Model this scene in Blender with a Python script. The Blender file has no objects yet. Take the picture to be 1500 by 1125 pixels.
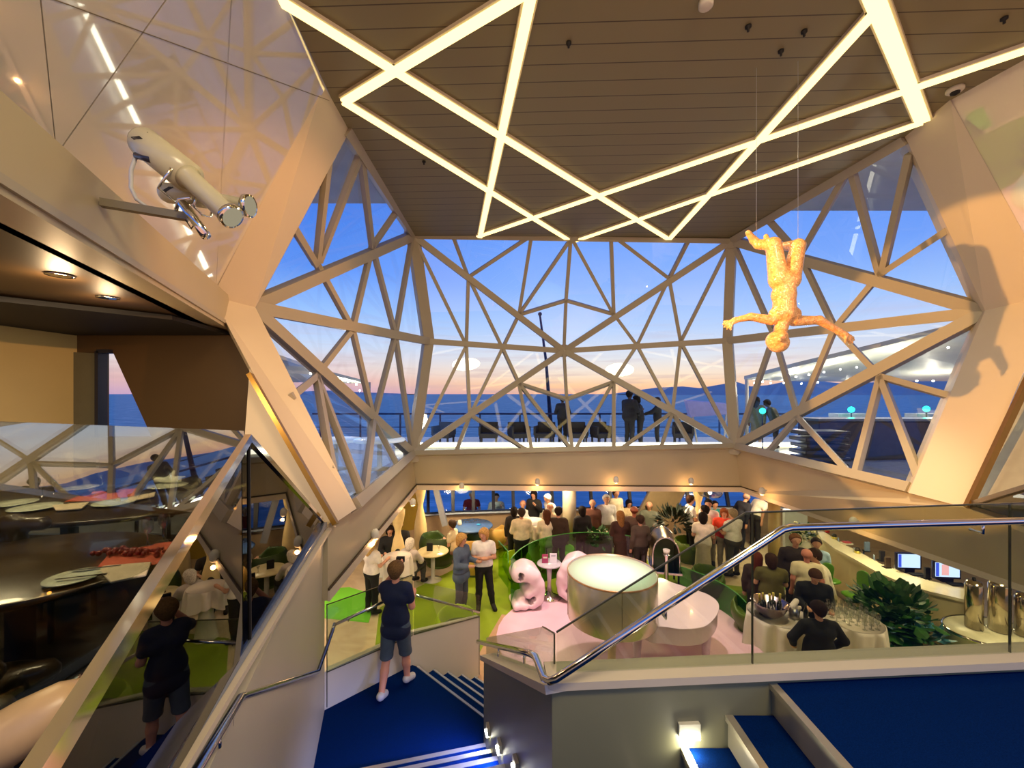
import bpy, math, random
import numpy as np
from mathutils import Vector, Matrix
random.seed(7)
SC = bpy.context.scene
COL = SC.collection
FPX, CX, HY, CZ = 600.0, 750.0, 577.0, 4.7

def V(*a): return Vector(a)
def W(px, py, d): return Vector(((px-CX)/FPX*d, d, CZ+(HY-py)/FPX*d))
def Zp(px, py, z):
    d = (CZ-z)*FPX/(py-HY); return Vector(((px-CX)/FPX*d, d, z))
def onplane(px, py, a, b, c):
    n = (b-a).cross(c-a); r = Vector(((px-CX)/FPX, 1, (HY-py)/FPX)); o = Vector((0, 0, CZ))
    return o + r*((a-o).dot(n)/r.dot(n))
def lin(c): return tuple(((x/255)/12.92 if x/255 <= .04045 else ((x/255+.055)/1.055)**2.4) for x in c)

# ---------- materials ----------
MATS = {}
def mat(name, rgb, rough=.5, metal=0., var=.06, vscale=8., bump=0., bscale=60., emit=None, es=0., spec=.5, coat=0.):
    if name in MATS: return MATS[name]
    m = bpy.data.materials.new(name); m.use_nodes = True; nt = m.node_tree
    p = nt.nodes['Principled BSDF']; c = lin(rgb)
    p.inputs['Roughness'].default_value = rough; p.inputs['Metallic'].default_value = metal
    p.inputs['Specular IOR Level'].default_value = spec; p.inputs['Coat Weight'].default_value = coat
    if coat >= 1: p.inputs['Coat IOR'].default_value = 2.1; p.inputs['Coat Roughness'].default_value = .02
    tc = nt.nodes.new('ShaderNodeTexCoord')
    if var > 0:
        n = nt.nodes.new('ShaderNodeTexNoise'); n.inputs['Scale'].default_value = vscale; n.inputs['Detail'].default_value = 3
        r = nt.nodes.new('ShaderNodeValToRGB')
        r.color_ramp.elements[0].position = .3; r.color_ramp.elements[1].position = .7
        r.color_ramp.elements[0].color = (*[max(0, x*(1-var)) for x in c], 1)
        r.color_ramp.elements[1].color = (*[min(1, x*(1+var)) for x in c], 1)
        nt.links.new(tc.outputs['Object'], n.inputs['Vector']); nt.links.new(n.outputs['Fac'], r.inputs['Fac'])
        nt.links.new(r.outputs['Color'], p.inputs['Base Color'])
    else: p.inputs['Base Color'].default_value = (*c, 1)
    if bump > 0:
        n2 = nt.nodes.new('ShaderNodeTexNoise'); n2.inputs['Scale'].default_value = bscale; n2.inputs['Detail'].default_value = 4
        b = nt.nodes.new('ShaderNodeBump'); b.inputs['Strength'].default_value = bump; b.inputs['Distance'].default_value = .02
        nt.links.new(tc.outputs['Object'], n2.inputs['Vector']); nt.links.new(n2.outputs['Fac'], b.inputs['Height'])
        nt.links.new(b.outputs['Normal'], p.inputs['Normal'])
    if emit:
        p.inputs['Emission Color'].default_value = (*lin(emit), 1); p.inputs['Emission Strength'].default_value = es
    MATS[name] = m; return m

def glass(name, tint=(255, 255, 255), refl=1.0, base=.0, rough=0.):
    """thin pane: tinted transparency plus mirror reflection that grows at grazing angles"""
    if name in MATS: return MATS[name]
    m = bpy.data.materials.new(name); m.use_nodes = True; nt = m.node_tree; nt.nodes.clear()
    out = nt.nodes.new('ShaderNodeOutputMaterial'); mix = nt.nodes.new('ShaderNodeMixShader')
    tr = nt.nodes.new('ShaderNodeBsdfTransparent'); tr.inputs['Color'].default_value = (*lin(tint), 1)
    gl = nt.nodes.new('ShaderNodeBsdfGlossy'); gl.inputs['Roughness'].default_value = rough
    fr = nt.nodes.new('ShaderNodeLayerWeight'); fr.inputs['Blend'].default_value = .5
    pw_ = nt.nodes.new('ShaderNodeMath'); pw_.operation = 'POWER'; pw_.inputs[1].default_value = 4
    ma = nt.nodes.new('ShaderNodeMath'); ma.operation = 'MULTIPLY_ADD'; ma.use_clamp = True
    ma.inputs[1].default_value = refl; ma.inputs[2].default_value = base
    nt.links.new(fr.outputs['Facing'], pw_.inputs[0]); nt.links.new(pw_.outputs[0], ma.inputs[0]); nt.links.new(ma.outputs[0], mix.inputs[0])
    nt.links.new(tr.outputs[0], mix.inputs[1]); nt.links.new(gl.outputs[0], mix.inputs[2]); nt.links.new(mix.outputs[0], out.inputs[0])
    MATS[name] = m; return m

def emis(name, rgb, s):
    if name in MATS: return MATS[name]
    m = bpy.data.materials.new(name); m.use_nodes = True; nt = m.node_tree; nt.nodes.clear()
    out = nt.nodes.new('ShaderNodeOutputMaterial'); e = nt.nodes.new('ShaderNodeEmission')
    e.inputs[0].default_value = (*lin(rgb), 1); e.inputs[1].default_value = s
    nt.links.new(e.outputs[0], out.inputs[0]); MATS[name] = m; return m

# ---------- mesh builder ----------
class MB:
    def __init__(s): s.v = []; s.f = []; s.m = []; s.cur = 0; s.sm = []; s.smooth = False
    def add(s, vs, fs):
        o = len(s.v); s.v += [Vector(x) for x in vs]
        for f in fs: s.f.append([i+o for i in f]); s.m.append(s.cur); s.sm.append(s.smooth)
        return s
    def box(s, c, sz, rz=0, M=None):
        x, y, z = [a/2 for a in sz]
        vs = [V(i, j, k) for i in (-x, x) for j in (-y, y) for k in (-z, z)]
        R = M if M is not None else Matrix.Rotation(rz, 3, 'Z')
        vs = [R @ a + Vector(c) for a in vs]
        return s.add(vs, [(0, 1, 3, 2), (4, 6, 7, 5), (0, 4, 5, 1), (2, 3, 7, 6), (0, 2, 6, 4), (1, 5, 7, 3)])
    def prism(s, pts, off):
        """closed slab: polygon pts extruded by vector off"""
        n = len(pts); off = Vector(off); a = [Vector(p) for p in pts]
        vs = a + [p+off for p in a]
        fs = [tuple(range(n)), tuple(range(2*n-1, n-1, -1))] + [(i, i+n, (i+1) % n+n, (i+1) % n) for i in range(n)]
        return s.add(vs, fs)
    def beam(s, a, b, w, t, n):
        """bar from a to b, width w across, depth t along n"""
        a, b, n = Vector(a), Vector(b), Vector(n); u = (b-a).normalized(); n = (n-u*n.dot(u)).normalized(); x = u.cross(n)
        vs = [p+x*i*w/2+n*j*t/2 for p in (a, b) for i in (-1, 1) for j in (-1, 1)]
        return s.add(vs, [(0, 1, 3, 2), (4, 6, 7, 5), (0, 4, 5, 1), (2, 3, 7, 6), (0, 2, 6, 4), (1, 5, 7, 3)])
    def tube(s, pts, r, seg=10, closed=False):
        pts = [Vector(p) for p in pts]; n = len(pts); rs = r if isinstance(r, (list, tuple)) else [r]*n
        vs = []; up = None
        for i, p in enumerate(pts):
            t = (pts[min(i+1, n-1)]-pts[max(i-1, 0)])
            if closed: t = pts[(i+1) % n]-pts[(i-1) % n]
            t = t.normalized() if t.length > 1e-9 else V(0, 0, 1)
            if up is None: up = V(0, 0, 1) if abs(t.z) < .9 else V(1, 0, 0)
            a = (up-t*up.dot(t)).normalized(); b = t.cross(a); up = a
            for k in range(seg):
                an = 2*math.pi*k/seg; vs.append(p+(a*math.cos(an)+b*math.sin(an))*rs[i])
        fs = []; L = n if closed else n-1
        for i in range(L):
            for k in range(seg):
                j = (i+1) % n; fs.append((i*seg+k, i*seg+(k+1) % seg, j*seg+(k+1) % seg, j*seg+k))
        if not closed: fs += [tuple(reversed(range(seg))), tuple(range((n-1)*seg, n*seg))]
        o = s.smooth; s.smooth = True; s.add(vs, fs); s.smooth = o; return s
    def lathe(s, prof, c=(0, 0, 0), seg=24, a0=0, a1=2*math.pi, cap=True, sx=1, sy=1):
        full = abs(a1-a0-2*math.pi) < 1e-6; m = seg if full else seg+1; vs = []; c = Vector(c)
        for (r, z) in prof:
            for k in range(m):
                an = a0+(a1-a0)*k/seg; vs.append(c+V(r*math.cos(an)*sx, r*math.sin(an)*sy, z))
        fs = []
        for i in range(len(prof)-1):
            for k in range(seg):
                k2 = (k+1) % m; fs.append((i*m+k, i*m+k2, (i+1)*m+k2, (i+1)*m+k))
        if full and cap:
            if prof[0][0] > 1e-4: fs.append(tuple(reversed(range(m))))
            if prof[-1][0] > 1e-4: fs.append(tuple(range((len(prof)-1)*m, len(prof)*m)))
        o = s.smooth; s.smooth = True; s.add(vs, fs); s.smooth = o; return s
    def ball(s, c, r, seg=12, sx=1, sy=1, sz=1):
        pr = [(r*math.sin(math.pi*i/8)+1e-5, -r*sz*math.cos(math.pi*i/8)) for i in range(9)]
        return s.lathe(pr, c, seg, sx=sx, sy=sy, cap=False)
    def build(s, name, mats, parent=None, loc=None, world=False, kind=None, label=None, bevel=0):
        me = bpy.data.meshes.new(name)
        base = Vector(loc) if loc is not None else (parent_origin(parent) if (world and parent) else V(0, 0, 0))
        vs = [p-base for p in s.v] if world or (loc is not None and world) else s.v
        me.from_pydata([tuple(p) for p in vs], [], s.f)
        if not isinstance(mats, (list, tuple)): mats = [mats]
        for m in mats: me.materials.append(m)
        me.polygons.foreach_set('material_index', s.m); me.polygons.foreach_set('use_smooth', s.sm)
        me.update()
        o = bpy.data.objects.new(name, me); COL.objects.link(o)
        if parent: o.parent = parent
        if loc is not None: o.location = base
        if kind: o['kind'] = kind
        if label: o['label'] = label
        if bevel > 0:
            b = o.modifiers.new('bevel', 'BEVEL'); b.width = bevel; b.segments = 2; b.limit_method = 'ANGLE'
        return o

def parent_origin(p):
    o = V(0, 0, 0)
    while p: o += Vector(p.location); p = p.parent
    return o
def mesh_obj(name, vs, fs, m, parent=None, smooth=True):
    me = bpy.data.meshes.new(name); me.from_pydata([tuple(v) for v in vs], [], [tuple(f) for f in fs])
    me.materials.append(m)
    if smooth: me.polygons.foreach_set('use_smooth', [True]*len(me.polygons))
    me.update(); o = bpy.data.objects.new(name, me); COL.objects.link(o)
    if parent: o.parent = parent
    return o
def thing(name, label, cat, loc=(0, 0, 0), rz=0, group=None):
    o = bpy.data.objects.new(name, None); COL.objects.link(o); o.location = loc; o.rotation_euler = (0, 0, rz)
    o.empty_display_size = .1
    tag(o, label, cat, group); return o
def tag(o, label, cat, group=None, kind=None):
    o['label'] = label; o['category'] = cat
    if group: o['group'] = group
    if kind: o['kind'] = kind
    return o
def struct(o): o['kind'] = 'structure'; return o
def dup(root, loc, rz, label, group=None):
    r = root.copy(); COL.objects.link(r); r.location = loc; r.rotation_euler = (0, 0, rz); r['label'] = label
    if group: r['group'] = group
    for ch in list(root.children):
        c = ch.copy(); COL.objects.link(c); c.parent = r
        for g in list(ch.children):
            d = g.copy(); COL.objects.link(d); d.parent = c
    return r

# ---------- smooth solids (surface nets over a distance field) ----------
def sdf_caps(P, caps, k=.03):
    f = None
    for c in caps:
        a, b, ra, rb = np.array(c[0], float), np.array(c[1], float), c[2], c[3]
        sc = np.array(c[4], float) if len(c) > 4 else None
        Q, A, B = (P*sc, a*sc, b*sc) if sc is not None else (P, a, b)
        ba = B-A; L = max(ba.dot(ba), 1e-9); t = np.clip(((Q-A)@ba)/L, 0, 1)
        d = np.linalg.norm(Q-A-t[:, None]*ba, axis=1)-(ra+t*(rb-ra))
        if sc is not None: d = d/sc.max()*1.0 if sc.max() > 1 else d
        if f is None: f = d
        else:
            h = np.clip(.5+.5*(f-d)/k, 0, 1); f = f*(1-h)+d*h-k*h*(1-h)
    return f
def snet(fn, lo, hi, res):
    lo = np.array(lo, float); hi = np.array(hi, float); n = np.maximum(np.ceil((hi-lo)/res).astype(int)+1, 3)
    ax = [lo[i]+res*np.arange(n[i]) for i in range(3)]
    G = np.stack(np.meshgrid(*ax, indexing='ij'), -1).reshape(-1, 3)
    F = fn(G).reshape(n); F[F == 0] = 1e-9
    S = F < 0; C = n-1
    acc = np.zeros((*C, 3)); cnt = np.zeros(C); edges = []
    for a in range(3):
        s0 = [slice(None)]*3; s1 = [slice(None)]*3; s0[a] = slice(0, -1); s1[a] = slice(1, None)
        F0, F1 = F[tuple(s0)], F[tuple(s1)]; X = (F0 < 0) != (F1 < 0)
        idx = np.argwhere(X); t = (F0[X]/(F0[X]-F1[X])); pos = idx.astype(float); pos[:, a] += t
        sg = F0[X] < 0; edges.append((a, idx, sg))
        b, c = [i for i in range(3) if i != a]
        for db in (0, -1):
            for dc in (0, -1):
                q = idx.copy(); q[:, b] += db; q[:, c] += dc
                ok = (q >= 0).all(1) & (q < C).all(1)
                np.add.at(acc, tuple(q[ok].T), pos[ok]); np.add.at(cnt, tuple(q[ok].T), 1)
    act = cnt > 0; ids = -np.ones(C, int); ids[act] = np.arange(act.sum())
    vs = acc[act]/cnt[act][:, None]*res+lo
    fs = []
    for a, idx, sg in edges:
        b, c = (a+1) % 3, (a+2) % 3
        ok = (idx[:, b] > 0) & (idx[:, c] > 0) & (idx[:, b] < C[b]) & (idx[:, c] < C[c]) & (idx[:, a] < C[a])
        idx, sg = idx[ok], sg[ok]
        q = []
        for db, dc in ((-1, -1), (0, -1), (0, 0), (-1, 0)):
            r = idx.copy(); r[:, b] += db; r[:, c] += dc; q.append(ids[tuple(r.T)])
        q = np.stack(q, 1); q[~sg] = q[~sg][:, ::-1]; fs.append(q)
    return vs, np.concatenate(fs)
def bounds(caps, pad=.04):
    a = np.array([c[0] for c in caps]+[c[1] for c in caps], float); r = max(max(c[2], c[3]) for c in caps)+pad
    return a.min(0)-r, a.max(0)+r
def blob(name, caps, m, parent=None, k=.03, res=.02, cut=None, clip=None):
    lo, hi = bounds(caps)
    def fn(P):
        f = sdf_caps(P, caps, k)
        if cut: f = np.maximum(f, -sdf_caps(P, cut, .01))
        for (n, d) in (clip or []): f = np.maximum(f, P@np.array(n, float)-d)
        return f
    vs, fs = snet(fn, lo, hi, res)
    return mesh_obj(name, vs, fs, m, parent)
# ---------- camera ----------
cam = bpy.data.cameras.new('camera'); co = bpy.data.objects.new('camera', cam); COL.objects.link(co)
co.location = (0, 0, CZ); co.rotation_euler = (math.pi/2, 0, 0)
cam.sensor_width = 36; cam.lens = 36*FPX/1500; cam.shift_y = (HY-562.5)/1500; cam.clip_start = .05; cam.clip_end = 60000
SC.camera = co
SC.view_settings.view_transform = 'Standard'; SC.view_settings.look = 'None'; SC.view_settings.gamma = 1
SC.view_settings.exposure = .55; SC.view_settings.use_curve_mapping = False
cy = SC.cycles; cy.max_bounces = 8; cy.diffuse_bounces = 3; cy.glossy_bounces = 4; cy.transmission_bounces = 6
cy.transparent_max_bounces = 24; cy.caustics_reflective = False; cy.caustics_refractive = False
cy.use_denoising = True; cy.sample_clamp_indirect = 4; cy.sample_clamp_direct = 0; cy.blur_glossy = .5

# ---------- sky ----------
w = bpy.data.worlds.new('dusk_sky'); SC.world = w; w.use_nodes = True; nt = w.node_tree; nt.nodes.clear()
out = nt.nodes.new('ShaderNodeOutputWorld'); bg = nt.nodes.new('ShaderNodeBackground')
tc = nt.nodes.new('ShaderNodeTexCoord'); sep = nt.nodes.new('ShaderNodeSeparateXYZ')
nt.links.new(tc.outputs['Generated'], sep.inputs[0])
def ramp(stops):
    r = nt.nodes.new('ShaderNodeValToRGB'); e = r.color_ramp.elements
    e[0].position = stops[0][0]; e[0].color = (*lin(stops[0][1]), 1)
    e[1].position = stops[-1][0]; e[1].color = (*lin(stops[-1][1]), 1)
    for p, c in stops[1:-1]:
        q = e.new(p); q.color = (*lin(c), 1)
    return r
# stops are sines of elevation: warm glow towards the sunset, cool towards the sides
r1 = ramp([(0, (244, 180, 148)), (.022, (255, 205, 160)), (.045, (252, 226, 200)), (.085, (226, 226, 232)), (.15, (186, 208, 246)), (.25, (140, 178, 248)), (.36, (112, 158, 246)), (.6, (70, 118, 220)), (1, (40, 80, 170))])
r2 = ramp([(0, (196, 160, 190)), (.03, (226, 180, 178)), (.06, (228, 208, 206)), (.11, (196, 210, 236)), (.18, (150, 188, 245)), (.27, (96, 146, 238)), (.4, (66, 122, 226)), (.6, (50, 95, 200)), (1, (34, 70, 150))])
nt.links.new(sep.outputs['Z'], r1.inputs[0]); nt.links.new(sep.outputs['Z'], r2.inputs[0])
# azimuth factor: distance of x from the sunset direction
sx = nt.nodes.new('ShaderNodeMath'); sx.operation = 'SUBTRACT'; sx.inputs[1].default_value = .22
ab = nt.nodes.new('ShaderNodeMath'); ab.operation = 'ABSOLUTE'
mr = nt.nodes.new('ShaderNodeMapRange'); mr.inputs[1].default_value = .18; mr.inputs[2].default_value = .62
nt.links.new(sep.outputs['X'], sx.inputs[0]); nt.links.new(sx.outputs[0], ab.inputs[0]); nt.links.new(ab.outputs[0], mr.inputs[0])
mx = nt.nodes.new('ShaderNodeMixRGB'); nt.links.new(mr.outputs[0], mx.inputs[0]); nt.links.new(r1.outputs[0], mx.inputs[1]); nt.links.new(r2.outputs[0], mx.inputs[2])
# thin streaks of cloud near the horizon
mp = nt.nodes.new('ShaderNodeMapping'); mp.inputs['Scale'].default_value = (2.2, 2.2, 34)
no = nt.nodes.new('ShaderNodeTexNoise'); no.inputs['Scale'].default_value = 2.2; no.inputs['Detail'].default_value = 5
nt.links.new(tc.outputs['Generated'], mp.inputs[0]); nt.links.new(mp.outputs[0], no.inputs['Vector'])
cr = nt.nodes.new('ShaderNodeMapRange'); cr.inputs[1].default_value = .52; cr.inputs[2].default_value = .72; cr.inputs[4].default_value = .55
nt.links.new(no.outputs['Fac'], cr.inputs[0])
lowf = nt.nodes.new('ShaderNodeMapRange'); lowf.inputs[1].default_value = .2; lowf.inputs[2].default_value = .05
nt.links.new(sep.outputs['Z'], lowf.inputs[0])
cm = nt.nodes.new('ShaderNodeMath'); cm.operation = 'MULTIPLY'; nt.links.new(cr.outputs[0], cm.inputs[0]); nt.links.new(lowf.outputs[0], cm.inputs[1])
m2 = nt.nodes.new('ShaderNodeMixRGB'); m2.inputs[2].default_value = (*lin((200, 168, 172)), 1)
nt.links.new(cm.outputs[0], m2.inputs[0]); nt.links.new(mx.outputs[0], m2.inputs[1])
nt.links.new(m2.outputs[0], bg.inputs[0]); bg.inputs[1].default_value = .82; nt.links.new(bg.outputs[0], out.inputs[0])

# ---------- shared materials ----------
CREAM = mat('cream_paint', (206, 192, 168), .45, var=.02, vscale=1)
CREAMG = mat('gloss_cream_panel', (208, 200, 184), .05, var=.015, vscale=.6, spec=1.0, coat=1.)
FRAME = mat('frame_paint', (164, 155, 134), .4, var=.02, vscale=2)
BEIGE = mat('beige_fascia', (176, 163, 132), .5, var=.03, vscale=1)
GREYL = mat('pale_stair_wall', (180, 172, 150), .4, var=.03, vscale=1.5)
GREYW = mat('grey_stair_wall', (126, 124, 96), .4, var=.03, vscale=1.5)
WHITE = mat('white_wall', (214, 208, 192), .5, var=.02, vscale=1)
BROWN = mat('brown_wall', (78, 58, 32), .45, var=.08, vscale=.8)
BLACK = mat('black_cove', (14, 12, 10), .7, var=.1)
CHROME = mat('chrome', (225, 220, 210), .08, 1., var=.02)
STEEL = mat('brushed_steel', (180, 176, 168), .28, 1., var=.05, vscale=40)
GOLDT = mat('bronze_trim', (150, 112, 44), .3, .6, var=.05)
BLUEC = mat('blue_carpet', (0, 30, 84), 1., var=.25, vscale=160, bump=.3, bscale=400, spec=.05)
NOSEC = mat('cool_nosing', (150, 158, 172), .4, .3, var=.05)
NOSE = mat('nosing_metal', (205, 195, 170), .3, .7, var=.05)
DARKF = mat('dark_frame', (14, 22, 44), .4, var=.1)
BLK = mat('black_fabric', (14, 14, 16), .9, var=.2, vscale=30)
GLA = glass('facade_glass', (246, 250, 252), .7, .07)
GRAIL = glass('rail_glass', (226, 232, 222), .5, .05)
GDARK = glass('dark_reflecting_glass', (116, 108, 84), .45, .06)
GSCR = glass('screen_glass', (226, 232, 226), 1.0, .34)

# ---------- main ceiling ----------
ZC = 8.6
def CE(px, py): return onplane(px, py, V(0, 0, ZC), V(1, 0, ZC), V(0, 1, ZC))
TL, TR = W(605, 345, 10.2), W(1072, 352, 10.3)
ML, MR = W(627, 500, 10.9), W(1066, 499, 10.9)
BL, BR = W(604, 665, 10.2), W(1077, 654, 10.3)
C0 = W(826, 514, 12.0)
TFL, TFR = CE(505, 188), CE(1328, 202)
BFL, BFR = W(518, 740, 5.6), W(1335, 716, 6.2)
WL, WR = W(365, 449, 6.2), W(1448, 456, 6.6)
cl = [CE(418, 0), CE(478, 128)]
dl = (cl[0]-cl[1]).normalized(); LB = cl[0]+dl*6
cr_ = [CE(1500, 88), CE(1390, 148)]
dr = (cr_[0]-cr_[1]).normalized(); RB = cr_[0]+dr*6
TLc, TRc = V(TL.x, TL.y, ZC), V(TR.x, TR.y, ZC)
m = bpy.data.materials.new('ceiling_planks'); m.use_nodes = True; nt = m.node_tree; p = nt.nodes['Principled BSDF']
tc = nt.nodes.new('ShaderNodeTexCoord'); sp = nt.nodes.new('ShaderNodeSeparateXYZ'); nt.links.new(tc.outputs['Object'], sp.inputs[0])
mm = nt.nodes.new('ShaderNodeMath'); mm.operation = 'MULTIPLY_ADD'; mm.inputs[1].default_value = .035
nt.links.new(sp.outputs['X'], mm.inputs[0]); nt.links.new(sp.outputs['Y'], mm.inputs[2])
di = nt.nodes.new('ShaderNodeMath'); di.operation = 'DIVIDE'; di.inputs[1].default_value = .27; nt.links.new(mm.outputs[0], di.inputs[0])
fr = nt.nodes.new('ShaderNodeMath'); fr.operation = 'FRACT'; nt.links.new(di.outputs[0], fr.inputs[0])
lt = nt.nodes.new('ShaderNodeMath'); lt.operation = 'LESS_THAN'; lt.inputs[1].default_value = .05; nt.links.new(fr.outputs[0], lt.inputs[0])
mc = nt.nodes.new('ShaderNodeMixRGB'); mc.inputs[1].default_value = (*lin((134, 124, 90)), 1); mc.inputs[2].default_value = (*lin((74, 62, 42)), 1)
nt.links.new(lt.outputs[0], mc.inputs[0]); nt.links.new(mc.outputs[0], p.inputs['Base Color'])
p.inputs['Roughness'].default_value = .42
MATS['ceiling_planks'] = PLANK = m
b = MB(); b.prism([LB, cl[0], cl[1], TFL, TLc+V(0, .1, 0), TRc+V(0, .1, 0), TFR, cr_[1], cr_[0], RB], (0, 0, .25))
struct(b.build('ceiling', PLANK))

# ---------- LED strips in the ceiling ----------
LEDM = emis('warm_led', (255, 222, 142), 1.9)
def led(pts, label, w=.11):
    P = [CE(*q) if isinstance(q, tuple) else q for q in pts]
    P = [V(q.x, q.y, ZC) for q in P]
    t = thing('ceiling_light', label, 'ceiling light', (P[0]+P[-1])/2, group='zigzag light strips on the ceiling')
    a = MB(); c = MB()
    for i in range(len(P)-1):
        a.beam(P[i]-V(0, 0, .02), P[i+1]-V(0, 0, .02), w+.05, .04, (0, 0, 1))
        c.beam(P[i]-V(0, 0, .05), P[i+1]-V(0, 0, .05), w, .03, (0, 0, 1))
    a.build('housing', CREAM, t, world=True); c.build('diffuser', LEDM, t, world=True)
def ext(a, b, L):
    A, B = CE(*a), CE(*b); return A+(A-B).normalized()*L
led([ext((420, 0), (980, 348), .7), (980, 348)], 'long ceiling light strip from the upper left running down to the middle peak')
led([(504, 144), (838, 352)], 'ceiling light strip from the left pillar head to the centre of the window top')
led([ext((740, 0), (504, 144), .9), (504, 144)], 'short ceiling light strip ending on top of the left pillar')
led([ext((775, 0), (703, 345), .9), (703, 345)], 'steep bright ceiling light strip left of the centre')
led([(700, 344), ext((1500, 68), (700, 344), .6)], 'longest ceiling light strip rising from lower left to the right picture edge')
led([(838, 352), (1352, 174)], 'ceiling light strip from the window top centre to the right pillar head')
led([(980, 348), (1284, 8)], 'diagonal ceiling light strip from the middle peak to the upper right')
led([ext((1284, 0), (1352, 174), 1.2), (1352, 174)], 'broadest ceiling light strip, above the right pillar', w=.15)
for i, (a, bb) in enumerate([((-2, 2.6), (3, .2)), ((4.8, 2.6), (-1, -.4)), ((1, 3.0), (1.4, -1.2))]):  # unseen strips, added behind the viewer as fill for the upper hall
    led([V(a[0], a[1], ZC), V(bb[0], bb[1], ZC)], ['ceiling light strip overhead behind the viewer from the left', 'ceiling light strip overhead behind the viewer from the right', 'ceiling light strip overhead behind the viewer in the middle'][i], w=.13)
# small ceiling fittings
for (px, py, lb) in [(833, 62, 'small dark ceiling sensor between two planks left of centre'), (1096, 38, 'small ceiling hook, left of the two by the top right'), (1178, 45, 'small ceiling hook, right of the two by the top right'), (1144, 74, 'small dark ceiling nozzle below the two hooks'), (1471, 26, 'small dark ceiling nozzle in the top right corner'), (621, 236, 'tiny ceiling nozzle right of the left pillar')]:
    q = CE(px, py); t = thing('ceiling_sensor', lb, 'ceiling fitting', (q.x, q.y, ZC))
    MB().lathe([(.03, 0), (.03, -.02), (.012, -.03), (.012, -.06)]).build('fitting_body', BLACK, t)
q = CE(1392, 142); t = thing('ceiling_camera', 'round ceiling camera beside the right pillar head', 'camera', (q.x-.1, q.y-.15, ZC))
MB().lathe([(.09, 0), (.09, -.03), (.07, -.05)]).build('ring', WHITE, t)
MB().lathe([(.05, -.045), (.045, -.07), (.01, -.09)]).build('lens', BLACK, t)
q = CE(1034, 2); t = thing('ceiling_lamp', 'round white ceiling spotlight cut by the top picture edge', 'lamp', (q.x, q.y, ZC))
MB().lathe([(.07, 0), (.07, -.05), (.05, -.06)]).build('ring', WHITE, t)

# ---------- faceted glass front ----------
FAC = {}
def fac(n, a, b_, c): FAC[n] = (a, b_, c)
cen = V(1.75, 6, 5.5)
def nrm(f):
    a, b_, c = f; n = (b_-a).cross(c-a).normalized()
    return n if n.dot(cen-(a+b_+c)/3) > 0 else -n
facets = [
 ((TFL, TL, WL), [((484, 200), (464, 385)), ((528, 225), (467, 384)), ((423, 322), (463, 388)), ((529, 232), (545, 362)), ((582, 308), (545, 362))]),
 ((TL, ML, WL), [((463, 385), (516, 482)), ((545, 360), (516, 482)), ((545, 360), (579, 491)), ((604, 346), (579, 491))]),
 ((ML, BL, WL), [((516, 482), (463, 549)), ((516, 482), (547, 615)), ((579, 491), (547, 615)), ((579, 491), (604, 664))]),
 ((WL, BL, BFL), [((463, 550), (487, 690)), ((463, 550), (532, 730)), ((547, 615), (532, 730)), ((547, 615), (582, 681)), ((463, 552), (425, 583))]),
 ((TL, TR, C0), [((664, 347), (686, 406)), ((772, 349), (686, 406)), ((778, 349), (760, 461)), ((836, 350), (760, 461)), ((836, 350), (829, 440)), ((829, 440), (826, 513)), ((760, 461), (829, 440)), ((829, 440), (898, 460)), ((838, 350), (898, 460)), ((895, 350), (899, 460)), ((904, 350), (980, 408)), ((1009, 351), (980, 408))]),
 ((TL, ML, C0), [((606, 347), (683, 506)), ((686, 406), (683, 506)), ((686, 406), (736, 510)), ((760, 461), (736, 510))]),
 ((ML, BL, C0), [((683, 506), (606, 662)), ((683, 506), (688, 607)), ((736, 510), (689, 607)), ((736, 510), (760, 562))]),
 ((BL, BR, C0), [((826, 514), (830, 585)), ((830, 585), (838, 658)), ((760, 562), (830, 585)), ((830, 585), (898, 560)), ((760, 562), (779, 660)), ((760, 562), (836, 658)), ((689, 608), (772, 660)), ((689, 608), (668, 662)), ((898, 560), (843, 658)), ((899, 560), (899, 657)), ((985, 604), (910, 657)), ((985, 604), (1014, 656)), ((985, 604), (968, 656))]),
 ((BR, MR, C0), [((933, 506), (898, 559)), ((933, 506), (985, 603)), ((997, 501), (985, 603)), ((997, 501), (1076, 652))]),
 ((TR, MR, C0), [((899, 460), (933, 506)), ((980, 408), (933, 506)), ((980, 408), (997, 501)), ((1071, 353), (997, 501))]),
 ((TR, TFR, WR), [((1122, 318), (1172, 374)), ((1172, 374), (1246, 244)), ((1246, 244), (1289, 402)), ((1333, 225), (1292, 402)), ((1289, 402), (1395, 332))]),
 ((TR, MR, WR), [((1073, 353), (1134, 491)), ((1172, 374), (1134, 491)), ((1172, 374), (1223, 481)), ((1289, 402), (1223, 481))]),
 ((MR, BR, WR), [((1134, 491), (1079, 652)), ((1134, 491), (1169, 611)), ((1223, 481), (1169, 611)), ((1223, 481), (1290, 552))]),
 ((WR, BR, BFR), [((1290, 552), (1253, 697)), ((1290, 552), (1347, 700)), ((1290, 552), (1393, 581)), ((1169, 611), (1247, 696)), ((1169, 611), (1122, 666))]),
]
for i, (f, ms) in enumerate(facets):
    n = nrm(f); a, b_, c = f; d0 = (a+b_+c)/3
    fr_ = MB()
    for (p, q) in ms:
        P, Q = onplane(*p, a, b_, c), onplane(*q, a, b_, c)
        wd = .085 if 4 <= i <= 9 else .1
        fr_.beam(P, Q, wd, .10, n)
    o = struct(fr_.build('window_%d' % (i+1), FRAME))
    g = MB().add([a-n*.02, b_-n*.02, c-n*.02], [(0, 1, 2)]); g.build('pane', GLA, o)
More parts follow.
